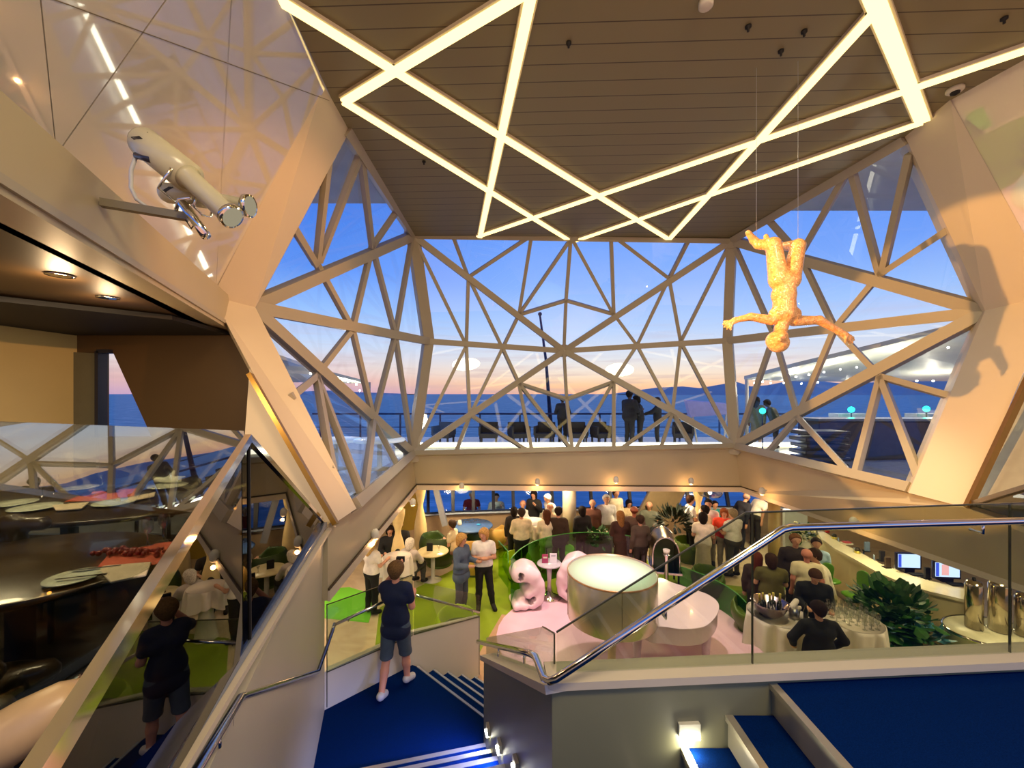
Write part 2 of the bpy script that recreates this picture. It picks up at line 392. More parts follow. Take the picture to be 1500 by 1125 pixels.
beams = [(TFL, TL, .16), (TL, TR, .12), (TR, TFR, .16), (TL, ML, .3), (ML, BL, .26), (TR, MR, .22), (MR, BR, .24), (TL, WL, .2), (ML, WL, .19), (WL, BL, .2),
         (TR, WR, .2), (MR, WR, .19), (WR, BR, .2), (TL, C0, .16), (ML, C0, .15), (BL, C0, .16), (TR, C0, .16), (MR, C0, .15), (BR, C0, .16), (BL, BR, .12), (BL, BFL, .16), (BR, BFR, .16)]
for k, (a, b_, wd) in enumerate(beams):
    mid = (a+b_)/2; n = (cen-mid).normalized()
    struct(MB().beam(a, b_, wd, .17, n).build('trim_%d' % (k+1), FRAME))
for k, (q, r) in enumerate([(C0, .19), (TL, .22), (BL, .22), (TR, .22), (BR, .22), (WL, .2)]):
    n = (cen-q).normalized(); n.z *= .3; n.normalize(); M = n.to_track_quat('Z', 'Y').to_matrix()
    b = MB(); vs = []
    for zz in (-.09, .1):
        vs += [q+M @ V(r*math.cos(t*math.pi/4+.39), r*math.sin(t*math.pi/4+.39), zz) for t in range(8)]
    b.add(vs, [tuple(range(8)), tuple(reversed(range(8, 16)))]+[(i, (i+1) % 8, (i+1) % 8+8, i+8) for i in range(8)])
    struct(b.build('trim_%d' % (40+k), FRAME))

# ---------- hourglass pillars ----------
def pillar(name, ot, it, wo, wi, bo, bi, off):
    b = MB(); b.prism([ot, it, wi, wo], off); b.prism([wo, wi, bi, bo], off)
    return struct(b.build(name, CREAM))
WoL = W(316, 430, 5.7); pb = W(488, 768, 4.95)
pillar('wall_pillar_left', CE(473, 122), CE(512, 192), W(311, 434, 5.66), W(374, 450, 6.1), pb, W(522, 745, 5.5), (-.25, .35, 0))
WoR = W(1548, 430, 5.7); pbr = W(1416, 744, 5.35)
pillar('wall_pillar_right', CE(1392, 146), CE(1326, 200), WoR, W(1443, 455, 6.5), pbr, W(1331, 722, 6.1), (.3, .4, 0))
struct(MB().beam(W(366, 548, 5.25), W(492, 768, 4.8), .055, .08, (0, -1, .3)).build('trim_50', GOLDT))
struct(MB().beam(W(1512, 544, 5.25), W(1417, 744, 5.2), .07, .06, (0, -1, .3)).build('trim_51', GOLDT))

# ---------- upper left glossy wall, gallery beam ----------
pa, pb_, pc = cl[0], cl[1], WoL
def LW(px, py): return onplane(px, py, pa, pb_, pc)
NB = LW(83, 226)
btop = [LW(-150, 25), NB, WoL]
gap = V(0, 0, 0)
def up2ceil(px, py, qx, qy):
    a, b_ = LW(px, py), LW(qx, qy); d = (b_-a); return a+d*((ZC-a.z)/d.z)
e1 = up2ceil(83, 225, 60, 0); e2 = up2ceil(83, 225, 243, 0); e3 = up2ceil(318, 430, 338, 0)
nL = (pb_-pa).cross(pc-pa).normalized()
if nL.x < 0: nL = -nL
panels = [[btop[0], NB, e1, LB], [NB, e2, e1], [NB, WoL, e3, e2], [WoL, pb_, e3]]
for i, pp in enumerate(panels):
    c = sum(pp, V(0, 0, 0))/len(pp); tl = [.004, -.012, .0, .01][i]
    q = [p_+(c-p_).normalized()*.012 + nL*0*tl for p_ in pp]
    struct(MB().prism(q, -nL*.03).build('wall_left_panel_%d' % (i+1), CREAMG))
struct(MB().prism([btop[0]-nL*.035, WoL-nL*.035, pb_-nL*.035, LB-nL*.035], -nL*.05).build('wall_left_backing', mat('seam', (120, 108, 84), .6)))
struct(MB().prism([W(366, 536, 5.5), W(358, 645, 5.3), W(400, 700, 5.2), W(470, 768, 5.02), W(492, 772, 4.98)], (-.05, .1, 0)).build('wall_pillar_side', CREAM))
struct(MB().beam(LW(-60, -52)+nL*.004, LW(482, 147)+nL*.004, .006, .004, nL).build('trim_52', mat('seam', (120, 108, 84), .6)))
# beam along the gallery edge
b = MB()
Bn, Bf = V(-1.6, .1, 0), V(-4.12, 6.05, 0); Bv = (Bf-Bn)
tz = (Bv.xy.normalized()); side = V(-tz.y, tz.x, 0)
def bp(t, off, z): q = Bn+Bv*t+side*off; return V(q.x, q.y, z)
b.prism([bp(0, 0, 5.62), bp(1, 0, 5.62), bp(1, 0, 6.1), bp(0, 0, 6.1)], side*.3)
struct(b.build('wall_left_beam', BEIGE))
struct(MB().prism([bp(0, -.02, 5.66), bp(1, -.02, 5.66), bp(1, -.02, 5.71), bp(0, -.02, 5.71)], side*.03).build('trim_53', FRAME))
# gallery room (restaurant) behind the left rail
b = MB(); b.prism([V(-1.9, .1, 5.62), V(-4.3, 6.05, 5.62), V(-7, 6.2, 5.62), V(-7, .1, 5.62)], (0, 0, .1)); struct(b.build('ceiling_gallery_left', mat('brown_ceiling', (66, 48, 26), .5, var=.1, vscale=1)))
b = MB(); b.prism([V(-4.9, 3.55, 5.6), V(-3.9, 4.7, 5.6), V(-4.1, 5.95, 5.6), V(-6.4, 5.95, 5.6), V(-6.4, 3.45, 5.6)], (0, 0, -.05)); struct(b.build('ceiling_gallery_cove', BLACK))
wallx = -6.35
struct(MB().prism([V(wallx, -1, 2.98), V(wallx, 6.0, 2.98), V(wallx, 6.0, 5.62), V(wallx, -1, 5.62)], (-.1, 0, 0)).build('wall_gallery_left', mat('olive_cream', (176, 168, 122), .4, var=.05, vscale=1)))
# back wall of the gallery with a slanted window slit
def BW(px, py): return W(px, py, 5.98)
zt = 5.62; zb = 2.98
a1, a2, a3, a4 = BW(148, 515), BW(165, 515), BW(222, 640), BW(148, 640)
x0, x1 = wallx, BW(382, 500).x
b = MB()
b.prism([V(x0, 5.98, zb), V(a1.x, 5.98, zb), V(a1.x, 5.98, zt), V(x0, 5.98, zt)], (0, .12, 0))
b.prism([V(a1.x, 5.98, a1.z), V(a2.x, 5.98, a2.z), V(a2.x, 5.98, zt), V(a1.x, 5.98, zt)], (0, .12, 0))
b.prism([a2, a3, V(x1, 5.98, a3.z), V(x1, 5.98, zt), V(a2.x, 5.98, zt)], (0, .12, 0))
b.prism([V(a1.x, 5.98, zb), V(x1, 5.98, zb), V(x1, 5.98, a3.z), V(a1.x, 5.98, a3.z)], (0, .12, 0))
struct(b.build('wall_gallery_back', BROWN))
o = struct(MB().beam(a1, a4, .05, .14, (0, 1, 0)).beam(a1, a2, .05, .14, (0, 1, 0)).build('window_15', DARKF)); MB().add([a1+V(0, .05, 0), a2+V(0, .05, 0), a3+V(0, .05, 0), a4+V(0, .05, 0)], [(0, 1, 2, 3)]).build('pane', GLA, o)
struct(MB().prism([BW(104, 516)+V(0, -.05, 0), BW(146, 518)+V(0, -.05, 0), BW(146, 700)+V(0, -.05, 0), BW(104, 700)+V(0, -.05, 0)], (0, .04, 0)).build('door_1', mat('grey_door', (96, 96, 78), .3, var=.04)))
for px, py, lb in [(88, 402, 'nearer recessed downlight in the dark gallery ceiling'), (158, 435, 'farther recessed downlight in the dark gallery ceiling')]:
    q = onplane(px, py, V(0, 0, 5.62), V(1, 0, 5.62), V(0, 1, 5.62))
    t = thing('downlight', lb, 'ceiling light', q, group='recessed downlights in the gallery ceiling')
    MB().lathe([(.075, 0), (.085, -.012), (.06, -.012)]).build('ring', CHROME, t); MB().lathe([(.001, -.008), (.06, -.01)], cap=False).build('lens', emis('cool_led', (235, 225, 255), 14), t)

# ---------- decks, stair well ----------
def wl(d): return -2.27+.31*(4.96-d)            # left stair wall line
DK = 2.98
b = MB(); b.prism([V(wl(4.96)-.1, 4.96, DK), V(wl(-1)-.1, -1, DK), V(-7, -1, DK), V(-7, 6.0, DK), V(-2.6, 6.0, DK)], (0, 0, -.3)); struct(b.build('floor_gallery', mat('dark_floor', (38, 28, 20), .5, var=.2, vscale=3)))
struct(MB().prism([V(wl(4.96), 4.96, 0), V(wl(-1), -1, 0), V(wl(-1), -1, 3.14), V(wl(4.96), 4.96, 3.14)], (-.1, -.02, 0)).build('wall_stair_left', GREYL))
ca, cb = W(482, 775, 4.85), W(263, 1128, 1.46); cb2 = cb+(cb-ca).normalized()*1.2
struct(MB().beam(ca, cb2, .055, .03, (0, 0, 1)).build('trim_54', CREAM))
ca, cb = W(476, 768, 4.82), W(245, 1125, 1.42); cb2 = cb+(cb-ca).normalized()*1.2
struct(MB().beam(ca, cb2, .045, .05, (0, 0, 1)).build('trim_55', mat('blue_steel', (136, 152, 180), .25, .7)))
# fascia round the opening
FB = 2.31
fL = [BFL, BL, W(610, 717, 10.2), W(480, 880, 4.75), W(480, 768, 4.92)]
struct(MB().prism(fL, (-.12, 0, 0)).build('wall_fascia_left', BEIGE))
struct(MB().prism([BL, BR, W(1086, 720, 10.3), W(610, 717, 10.2)], (0, .12, 0)).build('wall_fascia_back', BEIGE))
rbot = W(1474, 857, 5.16); rdir = (rbot-W(1086, 720, 10.3)).normalized(); rnear = rbot+rdir*2.9
rtop = pbr+V(.12, 0, -.02); rtn = V(rnear.x, rnear.y, 3.2)
struct(MB().prism([BR, BFR, pbr, rtn, rnear, W(1086, 720, 10.3)], (.12, .03, 0)).build('wall_fascia_right', BEIGE))
TG = mat('groove', (60, 46, 26), .6)
def off(v, dz, n): return v+V(0, 0, dz)+n*.012
seq = [(W(480, 880, 4.75), W(610, 717, 10.2), V(1, 0, 0)), (W(610, 717, 10.2), W(1086, 720, 10.3), V(0, -1, 0)), (W(1086, 720, 10.3), rnear, V(-1, 0, 0))]
for i, (a, c, n) in enumerate(seq):
    struct(MB().beam(off(a, .13, n), off(c, .13, n), .025, .02, n).build('trim_%d' % (56+i), TG))
    struct(MB().beam(off(a, .05, n), off(c, .05, n), .12, .02, n).build('trim_%d' % (60+i), CREAM))
# parapet by the stairs
def pw(X): return 2.35+.064*(X-.23)
PA, PE = V(.23, 2.35, 0), V(-.30, 4.35, 0)
struct(MB().prism([V(.23, pw(.23), 0), V(8, pw(8), 0), V(8, pw(8), 3.02), V(.23, pw(.23), 3.02)], (0, .12, 0)).build('wall_stair_front', GREYW))
struct(MB().prism([V(.23, 2.35, 0), V(-.3, 4.35, 0), V(-.3, 4.35, 1.86), V(.23, 2.35, 3.0)], (.12, .03, 0)).build('wall_stair_right', GREYW))
struct(MB().beam(V(.2, pw(.2)+.06, 3.04), V(8, pw(8)+.06, 3.04), .19, .045, (0, 0, 1)).build('trim_64', CREAM))
struct(MB().beam(V(.27, 2.33, 3.03), V(-.26, 4.4, 1.88), .17, .045, (0, 0, 1)).build('trim_65', CREAM))
# upper floor and stair flights
b = MB(); b.prism([V(1.55, pw(1.55), DK), V(8, pw(8), DK), V(8, -2, DK), V(1.5, -2, DK)], (0, 0, -.12)); struct(b.build('floor_upper', BLUEC))
st = bpy.data.objects.new('staircase', None); COL.objects.link(st); struct(st)
def step(parent, poly, z, h=.178, edge=None):
    s_ = MB().prism([V(q[0], q[1], z) for q in poly], (0, 0, -h)).build('step', BLUEC, parent)
    e = MB(); a, c = edge; a = V(a[0], a[1], z-.012); c = V(c[0], c[1], z-.012)
    e.beam(a, c, .045, .034, (0, 0, 1)); e.beam(a-V(0, 0, h/2), c-V(0, 0, h/2), h-.02, .012, (1, 0, 0) if abs((c-a).y) > abs((c-a).x) else (0, 1, 0))
    e.build('nosing', NOSE, s_)
for i, (X, z) in enumerate([(1.55, 2.98), (1.28, 2.802), (1.01, 2.624), (.74, 2.446)]):
    y1 = pw(X); y0 = -.6
    step(st, [(X, y1), (X-.03, y0), (X+.30, y0), (X+.30, y1)], z-.002 if i == 0 else z, edge=((X, y1), (X-.03, y0)))
ML_ = 2.27
MB().prism([V(-1.36, 2.05, ML_), V(.3, 2.3, ML_), V(.74, pw(.74), ML_), V(.74, -.6, ML_), V(-.6, -.6, ML_)], (0, 0, -.15)).build('landing', BLUEC, st)
def isect(p, u, q, v):
    d = u[0]*v[1]-u[1]*v[0]; t = ((q[0]-p[0])*v[1]-(q[1]-p[1])*v[0])/d; return (p[0]+u[0]*t, p[1]+u[1]*t)
edges = []
for i in range(9):
    p0 = (-.17+.07*i, 4.29-.275*i); u = (-1.2, -.29+.0*i)
    edges.append((isect(p0, u, (-2.27, 4.96), (.31, -1)), isect(p0, u, (.23, 2.35), (-.53, 2.0))))
for i in range(8):
    a, c = edges[i]; a2, c2 = edges[i+1]
    step(st, [a, c, c2, a2], .87+.175*(i+1), edge=(a, c))
LA = [Zp(475, 1040, .87), Zp(604, 974, .87), Zp(612, 977, .87), Zp(716, 1056, .87)]
MB().prism([V(wl(4.96), 4.96, .87), LA[1], LA[2], LA[3], V(-.3, 4.5, .87), V(edges[0][1][0], edges[0][1][1], .87), V(edges[0][0][0], edges[0][0][1], .87)], (0, 0, -.87)).build('landing', BLUEC, st)
u = (LA[3]-LA[2]).normalized(); pr = V(-u.y, u.x, 0)
if pr.y < 0: pr = -pr
for i in range(5):
    z = .87-.174*i; a = LA[2]+pr*(.27*(i)); c = a+u*1.75
    if i == 0:
        MB().beam(V(a.x, a.y, z), V(c.x, c.y, z), .03, .02, (0, 0, 1)).build('nosing', NOSEC, st); continue
    a0 = a-pr*.27; c0 = c-pr*.27
    s_ = MB().prism([V(a0.x, a0.y, z), V(a.x, a.y, z), V(c.x, c.y, z), V(c0.x, c0.y, z)], (0, 0, -.174)).build('step', BLUEC, st)
    MB().beam(V(a.x, a.y, z), V(c.x, c.y, z), .03, .02, (0, 0, 1)).build('nosing', NOSEC, s_)
# low walls round the landing
PB = Zp(703, 990, 0)
struct(MB().prism([V(wl(4.96), 4.96, 0), V(LA[1].x, LA[1].y, 0), V(LA[1].x, LA[1].y, 1.33), V(wl(4.96), 4.96, 1.33)], (-.05, .06, 0)).build('wall_landing_back', WHITE))
struct(MB().prism([V(LA[1].x, LA[1].y, 0), V(PB.x, PB.y, 0), V(PB.x, PB.y, .99), V(LA[1].x, LA[1].y, 1.33)], (-.06, .05, 0)).build('wall_landing_side', WHITE))

# ---------- lounge shell ----------
FLO = bpy.data.materials.new('lounge_floor'); FLO.use_nodes = True; nt = FLO.node_tree; p = nt.nodes['Principled BSDF']
tc = nt.nodes.new('ShaderNodeTexCoord'); n1 = nt.nodes.new('ShaderNodeTexNoise'); n1.inputs['Scale'].default_value = 1.1; n1.inputs['Distortion'].default_value = 3; n1.inputs['Detail'].default_value = 4
rr = nt.nodes.new('ShaderNodeValToRGB'); rr.color_ramp.elements[0].position = .35; rr.color_ramp.elements[1].position = .65
rr.color_ramp.elements[0].color = (*lin((206, 180, 148)), 1); rr.color_ramp.elements[1].color = (*lin((226, 204, 174)), 1)
nt.links.new(tc.outputs['Object'], n1.inputs['Vector']); nt.links.new(n1.outputs['Fac'], rr.inputs[0]); nt.links.new(rr.outputs[0], p.inputs['Base Color']); p.inputs['Roughness'].default_value = .35
struct(MB().prism([V(-9, 1, 0), V(14, 1, 0), V(14, 16, 0), V(-9, 16, 0)], (0, 0, -.2)).build('floor', FLO))
GRN = mat('lime_carpet', (136, 158, 14), .8, var=.12, vscale=2); GRD = mat('green_carpet', (110, 140, 20), .8, var=.1, vscale=2); GRB = mat('bright_green_carpet', (120, 205, 50), .8, var=.05, vscale=2)
STG = mat('pale_pink_floor', (234, 192, 206), .4, var=.05, vscale=3)  # pink of the stage light mixed into the white floor colour
def patch(name, px, m, z, lb):
    o = MB().prism([Zp(x, y, z) for x, y in px], (0, 0, -.004)).build(name, m); struct(o)
patch('floor_carpet_green', [(545, 985), (556, 890), (600, 866), (665, 834), (700, 816), (745, 797), (830, 800), (930, 812), (1010, 850), (1110, 862), (1130, 880), (1240, 960), (1480, 985), (1480, 1080), (700, 1080), (600, 1010)], GRN, .006, '')
patch('floor_carpet_bright', [(480, 862), (512, 860), (552, 872), (540, 912), (470, 905)], GRB, .006, '')
patch('floor_carpet_dark', [(1000, 860), (1100, 866), (1112, 905), (1108, 960), (1060, 905)], GRD, .009, '')
patch('floor_carpet_beige', [(700, 960), (735, 900), (790, 905), (830, 960), (790, 1050), (700, 1040)], mat('tan_floor', (190, 150, 110), .5), .009, '')
b = MB(); pts = []
for k in range(40):
    an = 2*math.pi*k/40; pts.append(V(2.25+2.55*math.cos(an), 7.95+1.95*math.sin(an)*(1 if math.sin(an) > 0 else 1.0), .03))
b.prism(pts, (0, 0, -.02)); struct(b.build('floor_stage', STG))
# deck over the lounge around the opening
ZL = 2.42
b = MB()
b.prism([V(-9, 10.35, ZL), V(14, 10.45, ZL), V(14, 13.9, ZL), V(-9, 13.9, ZL)], (0, 0, .35))
b.prism([V(-9, 4.96, ZL), V(-2.35, 4.96, ZL), V(-2.55, 10.3, ZL), V(-9, 10.35, ZL)], (0, 0, .35))
b.prism([V(5.9, 10.4, ZL), V(6.6, 2.6, ZL), V(14, 2.6, ZL), V(14, 10.4, ZL)], (0, 0, .35))
struct(b.build('ceiling_lounge', mat('lounge_ceiling', (200, 186, 156), .5, var=.02)))
pl = [V(-8.5, 8.3, 0), V(-4.2, 12.7, 0), V(-1.9, 13.2, 0), V(2, 13.6, 0), V(5.3, 13.8, 0), V(9.3, 13.8, 0), V(13.5, 10.5, 0)]
SL = .87
LG = glass('lounge_glass', (200, 226, 255), .5, .01)
wn = 16
for i in range(len(pl)-1):
    a, c = pl[i], pl[i+1]; u = (c-a).normalized(); n = V(-u.y, u.x, 0)
    if n.y < 0: n = -n
    struct(MB().prism([a, c, c+V(0, 0, SL), a+V(0, 0, SL)], n*.1).build('wall_lounge_%d' % (i+1), mat('lounge_lower_wall', (176, 150, 118), .5)))
    L = (c-a).length; k = max(2, round(L/.68)); tp = n*.55+V(0, 0, 1.6)
    fr_ = MB(); 
    for j in range(k+1):
        q = a+(c-a)*j/k+V(0, 0, SL); fr_.beam(q, q+tp, .1, .1, n)
    fr_.beam(a+V(0, 0, SL), c+V(0, 0, SL), .05, .12, (0, 0, 1))
    o = struct(fr_.build('window_%d' % wn, DARKF)); MB().add([a+V(0, 0, SL), c+V(0, 0, SL), c+V(0, 0, SL)+tp, a+V(0, 0, SL)+tp], [(0, 1, 2, 3)]).build('pane', LG, o)
    struct(MB().beam(a+V(0, 0, SL)-n*.06, c+V(0, 0, SL)-n*.06, .14, .03, (0, 0, 1)).build('trim_%d' % (70+i), mat('pale_sill', (210, 220, 235), .3)))
    wn += 1
# slanted slabs and the round post in the lounge
def slab(n, a, c, w_, m): struct(MB().beam(a, c, w_, .15, (0, -1, 0)).build(n, m))
slab('wall_brace_1', W(652, 770, 12.6)+V(0, 0, 0), W(632, 690, 12.8), .16, mat('grey_blue_post', (150, 150, 156), .5))
slab('wall_brace_2', V(4.0, 12.9, .0), V(5.4, 13.1, 2.42), 1.0, mat('olive_post', (128, 110, 80), .5))
slab('wall_brace_3', V(-3.05, 12.4, .6), V(-3.5, 12.3, 2.42), .9, mat('yellow_olive_wall', (150, 120, 30), .5))
struct(MB().lathe([(.2, 0), (.2, 2.42)], (1.68, 12.0, 0)).build('wall_post_round', mat('pale_post', (180, 166, 140), .4)))
struct(MB().lathe([(.13, 0), (.13, 2.42)], W(1134, 770, 9.9)*1+V(0, 0, -1.51)).build('wall_post_tan', mat('tan_post', (190, 160, 96), .4)))
# ---------- outside: sea, hills, terrace ----------
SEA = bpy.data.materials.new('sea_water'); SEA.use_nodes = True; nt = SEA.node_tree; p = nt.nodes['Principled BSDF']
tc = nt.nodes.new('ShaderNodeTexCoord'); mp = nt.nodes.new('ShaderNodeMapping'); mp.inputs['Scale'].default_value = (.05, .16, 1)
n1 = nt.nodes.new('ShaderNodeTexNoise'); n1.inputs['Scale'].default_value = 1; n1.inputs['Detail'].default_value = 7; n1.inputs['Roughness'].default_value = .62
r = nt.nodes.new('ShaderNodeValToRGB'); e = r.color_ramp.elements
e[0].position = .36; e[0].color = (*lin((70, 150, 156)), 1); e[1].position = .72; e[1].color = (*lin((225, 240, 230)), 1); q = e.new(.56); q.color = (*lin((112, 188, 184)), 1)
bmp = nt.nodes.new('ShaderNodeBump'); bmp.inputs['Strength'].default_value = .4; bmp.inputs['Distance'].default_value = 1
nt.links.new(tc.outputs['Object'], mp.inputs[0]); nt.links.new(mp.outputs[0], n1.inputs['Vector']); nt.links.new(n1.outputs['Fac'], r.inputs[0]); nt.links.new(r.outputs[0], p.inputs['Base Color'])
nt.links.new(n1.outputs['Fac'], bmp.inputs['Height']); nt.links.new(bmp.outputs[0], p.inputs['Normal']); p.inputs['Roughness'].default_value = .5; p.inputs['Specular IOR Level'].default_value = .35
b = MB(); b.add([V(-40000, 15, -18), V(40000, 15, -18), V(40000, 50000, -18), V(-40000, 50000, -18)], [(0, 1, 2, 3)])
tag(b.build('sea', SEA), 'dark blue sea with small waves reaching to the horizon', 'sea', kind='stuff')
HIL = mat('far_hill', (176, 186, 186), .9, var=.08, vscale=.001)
def hills(px, lb, dist, base=0):
    b = MB(); top = [W(x, y, dist) for x, y in px]; n = len(top)
    vs = top+[V(t.x, t.y-600, -18) for t in top]+[V(t.x, t.y+2500, -18) for t in top]
    b.add(vs, [(i, i+1, i+1+n, i+n) for i in range(n-1)]+[(i+1, i, i+2*n, i+1+2*n) for i in range(n-1)])
    tag(b.build('hills', HIL), lb, 'hills')
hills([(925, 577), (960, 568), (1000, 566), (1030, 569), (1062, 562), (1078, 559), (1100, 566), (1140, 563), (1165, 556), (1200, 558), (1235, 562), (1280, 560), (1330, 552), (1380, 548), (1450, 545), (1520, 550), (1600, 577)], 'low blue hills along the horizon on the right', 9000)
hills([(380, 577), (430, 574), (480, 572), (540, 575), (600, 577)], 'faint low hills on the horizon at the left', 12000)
TER = 3.0
struct(MB().prism([V(-9, 10.6, TER), V(14, 10.7, TER), V(14, 16.2, TER), V(-9, 16.2, TER)], (0, 0, -.12)).build('floor_terrace', mat('terrace_floor', (150, 160, 170), .25, var=.1)))
struct(MB().prism([V(-9, 5, TER), V(-2.7, 5, TER), V(-2.7, 10.6, TER), V(-9, 10.6, TER)], (0, 0, -.12)).build('floor_terrace_left', mat('terrace_floor', (150, 160, 170))))
struct(MB().prism([V(6.5, 4, TER), V(16, 4, TER), V(16, 10.7, TER), V(6.5, 10.7, TER)], (0, 0, -.12)).build('floor_terrace_right', mat('terrace_floor', (150, 160, 170))))
OVH = mat('overhang_grey', (205, 208, 192), .35, var=.1, vscale=1)
struct(MB().prism([V(-9, 4.2, 9.35), V(-2.7, 4.2, 9.35), V(-2.7, 10.0, 9.35), V(-9, 10.0, 9.35)], (0, 0, .3)).build('ceiling_outer_left', OVH))
struct(MB().prism([V(6.2, 4.2, 9.35), V(16, 4.2, 9.35), V(16, 10.4, 9.35), V(6.2, 10.4, 9.35)], (0, 0, .3)).build('ceiling_outer_right', OVH))
NAVY = mat('navy_rail', (26, 52, 96), .4, .3)
RY = 15.4
t = thing('deck_railing', 'dark blue deck railing between the terrace and the sea', 'railing', (0, RY, TER))
MB().tube([V(-7.5, RY, 3.95), V(11, RY, 3.95)], .035, 8).build('top_rail', NAVY, t, world=True)
MB().tube([V(-7.5, RY, 3.45), V(11, RY, 3.45)], .015, 6).build('lower_rail', NAVY, t, world=True)
for k in range(13): MB().beam(V(-7.2+k*1.5, RY, TER), V(-7.2+k*1.5, RY, 3.95), .06, .04, (0, 1, 0)).build('post', NAVY, t, world=True)
# glowing bench band
t = thing('terrace_bench', 'long pale bench with a bright light band under its edge on the terrace', 'bench', (2.4, 12.6, TER))
MB().box((2.6, 12.9, 3.05), (12.4, .5, .1)).build('seat', mat('bench_white', (220, 214, 196), .5), t, world=True)
MB().box((2.6, 12.63, 3.14), (12.4, .05, .12)).build('light_band', emis('bench_led', (255, 246, 216), 5), t, world=True)
CH = mat('dark_rattan', (40, 40, 44), .7, var=.2, vscale=40)
def tchair(x, y, rz, lb):
    t = thing('terrace_chair', lb, 'chair', (x, y, TER), rz, 'dark armchairs on the terrace')
    MB().box((0, 0, .32), (.6, .55, .16)).build('seat', CH, t, bevel=.02); MB().box((0, .27, .55), (.6, .1, .4)).build('backrest', CH, t, bevel=.02)
    for s_ in (-1, 1):
        MB().box((s_*.29, 0, .48), (.07, .55, .3)).build('armrest', CH, t, bevel=.015)
        for f in (-1, 1): MB().box((s_*.25, f*.22, .12), (.05, .05, .24)).build('leg', CH, t)
tl = [(650, 'leftmost dark terrace chair behind the light band'), (716, 'dark terrace chair left of the mast foot'), (760, 'dark terrace chair below the flagpole'), (798, 'dark terrace chair left of the lone standing figure'), (846, 'dark terrace chair right of the lone standing figure'), (882, 'dark terrace chair left of the huddled silhouettes'), (1000, 'dark terrace chair below the pale lilac sun sail')]
for i, (px, lb) in enumerate(tl): q = W(px, 650, 13.7); tchair(q.x, 13.7, (i % 3-1)*.3, lb)
t = thing('flagpole', 'thin dark blue mast rising above the sea left of centre', 'mast', W(806, 645, 15.9)*1)
MB().tube([W(808, 640, 15.9), W(800, 530, 15.9), W(791, 462, 15.9)], [.09, .055, .04], 8).build('pole', NAVY, t, world=True)
MB().ball(W(791, 460, 15.9), .08, 8).build('mast_head', NAVY, t, world=True)
t = thing('folded_sunshade', 'pale lilac tilted sun sail outside, right of centre', 'sun sail', W(1035, 655, 13.8))
MB().prism([W(1006, 587, 13.9), W(1066, 592, 13.6), W(1067, 607, 13.3), W(1012, 611, 13.4)], (0, .25, .04)).build('sail', mat('lilac_sail', (206, 200, 232), .7), t, world=True)
MB().tube([W(1015, 610, 13.5), W(1022, 655, 13.5)], .03, 6).build('pole', WHITE, t, world=True); MB().tube([W(1064, 604, 13.5), W(1060, 655, 13.5)], .03, 6).build('pole', WHITE, t, world=True)
# canopies
CAN = mat('canopy_skin', (226, 230, 214), .5, var=.06, vscale=2, emit=(120, 130, 120), es=0.0)
BULB = emis('canopy_bulb', (255, 244, 225), 30)
def canopy(lb, pts, th=.12):
    t = thing('terrace_canopy', lb, 'canopy', pts[0]*1); MB().prism(pts, (0, 0, th)).build('roof_sheet', CAN, t, world=True); return t
cpts = [W(1090, 556, 14), W(1170, 536, 12), W(1290, 508, 10.6), W(1470, 464, 8.8), W(1500, 558, 13.5), W(1300, 548, 15.5), W(1180, 559, 16)]
t = canopy('large pale sloping canopy over the right terrace', cpts)
MB().tube([W(1094, 556, 13.9), W(1094, 640, 13.9)], .06, 8).build('post', WHITE, t, world=True)
MB().tube([W(1440, 555, 12), W(1440, 640, 12)], .06, 8).build('post', WHITE, t, world=True)
bl = [(1105, 561, 14.4), (1117, 559, 14.2), (1129, 561, 15), (1148, 561, 15), (1166, 552, 13.2), (1174, 562, 15), (1185, 549, 12.8), (1198, 560, 15), (1207, 545, 12.4), (1231, 541, 12), (1255, 538, 11.5), (1286, 533, 11), (1319, 528, 10.6), (1242, 560, 15), (1389, 509, 9.4), (1343, 558, 13), (1367, 558, 13), (1393, 558, 13)]
for i, (x, y, d) in enumerate(bl):
    q = W(x, y, d); MB().ball((0, 0, 0), .028 if d > 12 else .022, 8).build('canopy_bulb', BULB, loc=q)
    o = COL.objects[-1]; tag(o, 'small bright canopy lamp on the right terrace', 'lamp', 'canopy lamps on the right terrace')
lpts = [W(538, 562, 12.5), W(470, 545, 11), W(400, 522, 9), W(372, 505, 8), W(372, 560, 13), W(450, 560, 14)]
t = canopy('small pale canopy over the left terrace', lpts, .08)
MB().tube([W(540, 560, 12.4), W(540, 640, 12.4)], .06, 8).build('post', WHITE, t, world=True)
for i, (x, y, d) in enumerate([(477, 553, 11.4), (487, 554, 11.6), (498, 557, 11.8), (510, 559, 12), (522, 563, 12.1), (500, 567, 12.4), (527, 572, 12.5), (517, 587, 12.4), (455, 547, 10.5)]):
    o = MB().ball((0, 0, 0), .026, 8).build('canopy_bulb', BULB, loc=W(x, y, d)); tag(o, 'small bright canopy lamp on the left terrace', 'lamp', 'canopy lamps on the left terrace')
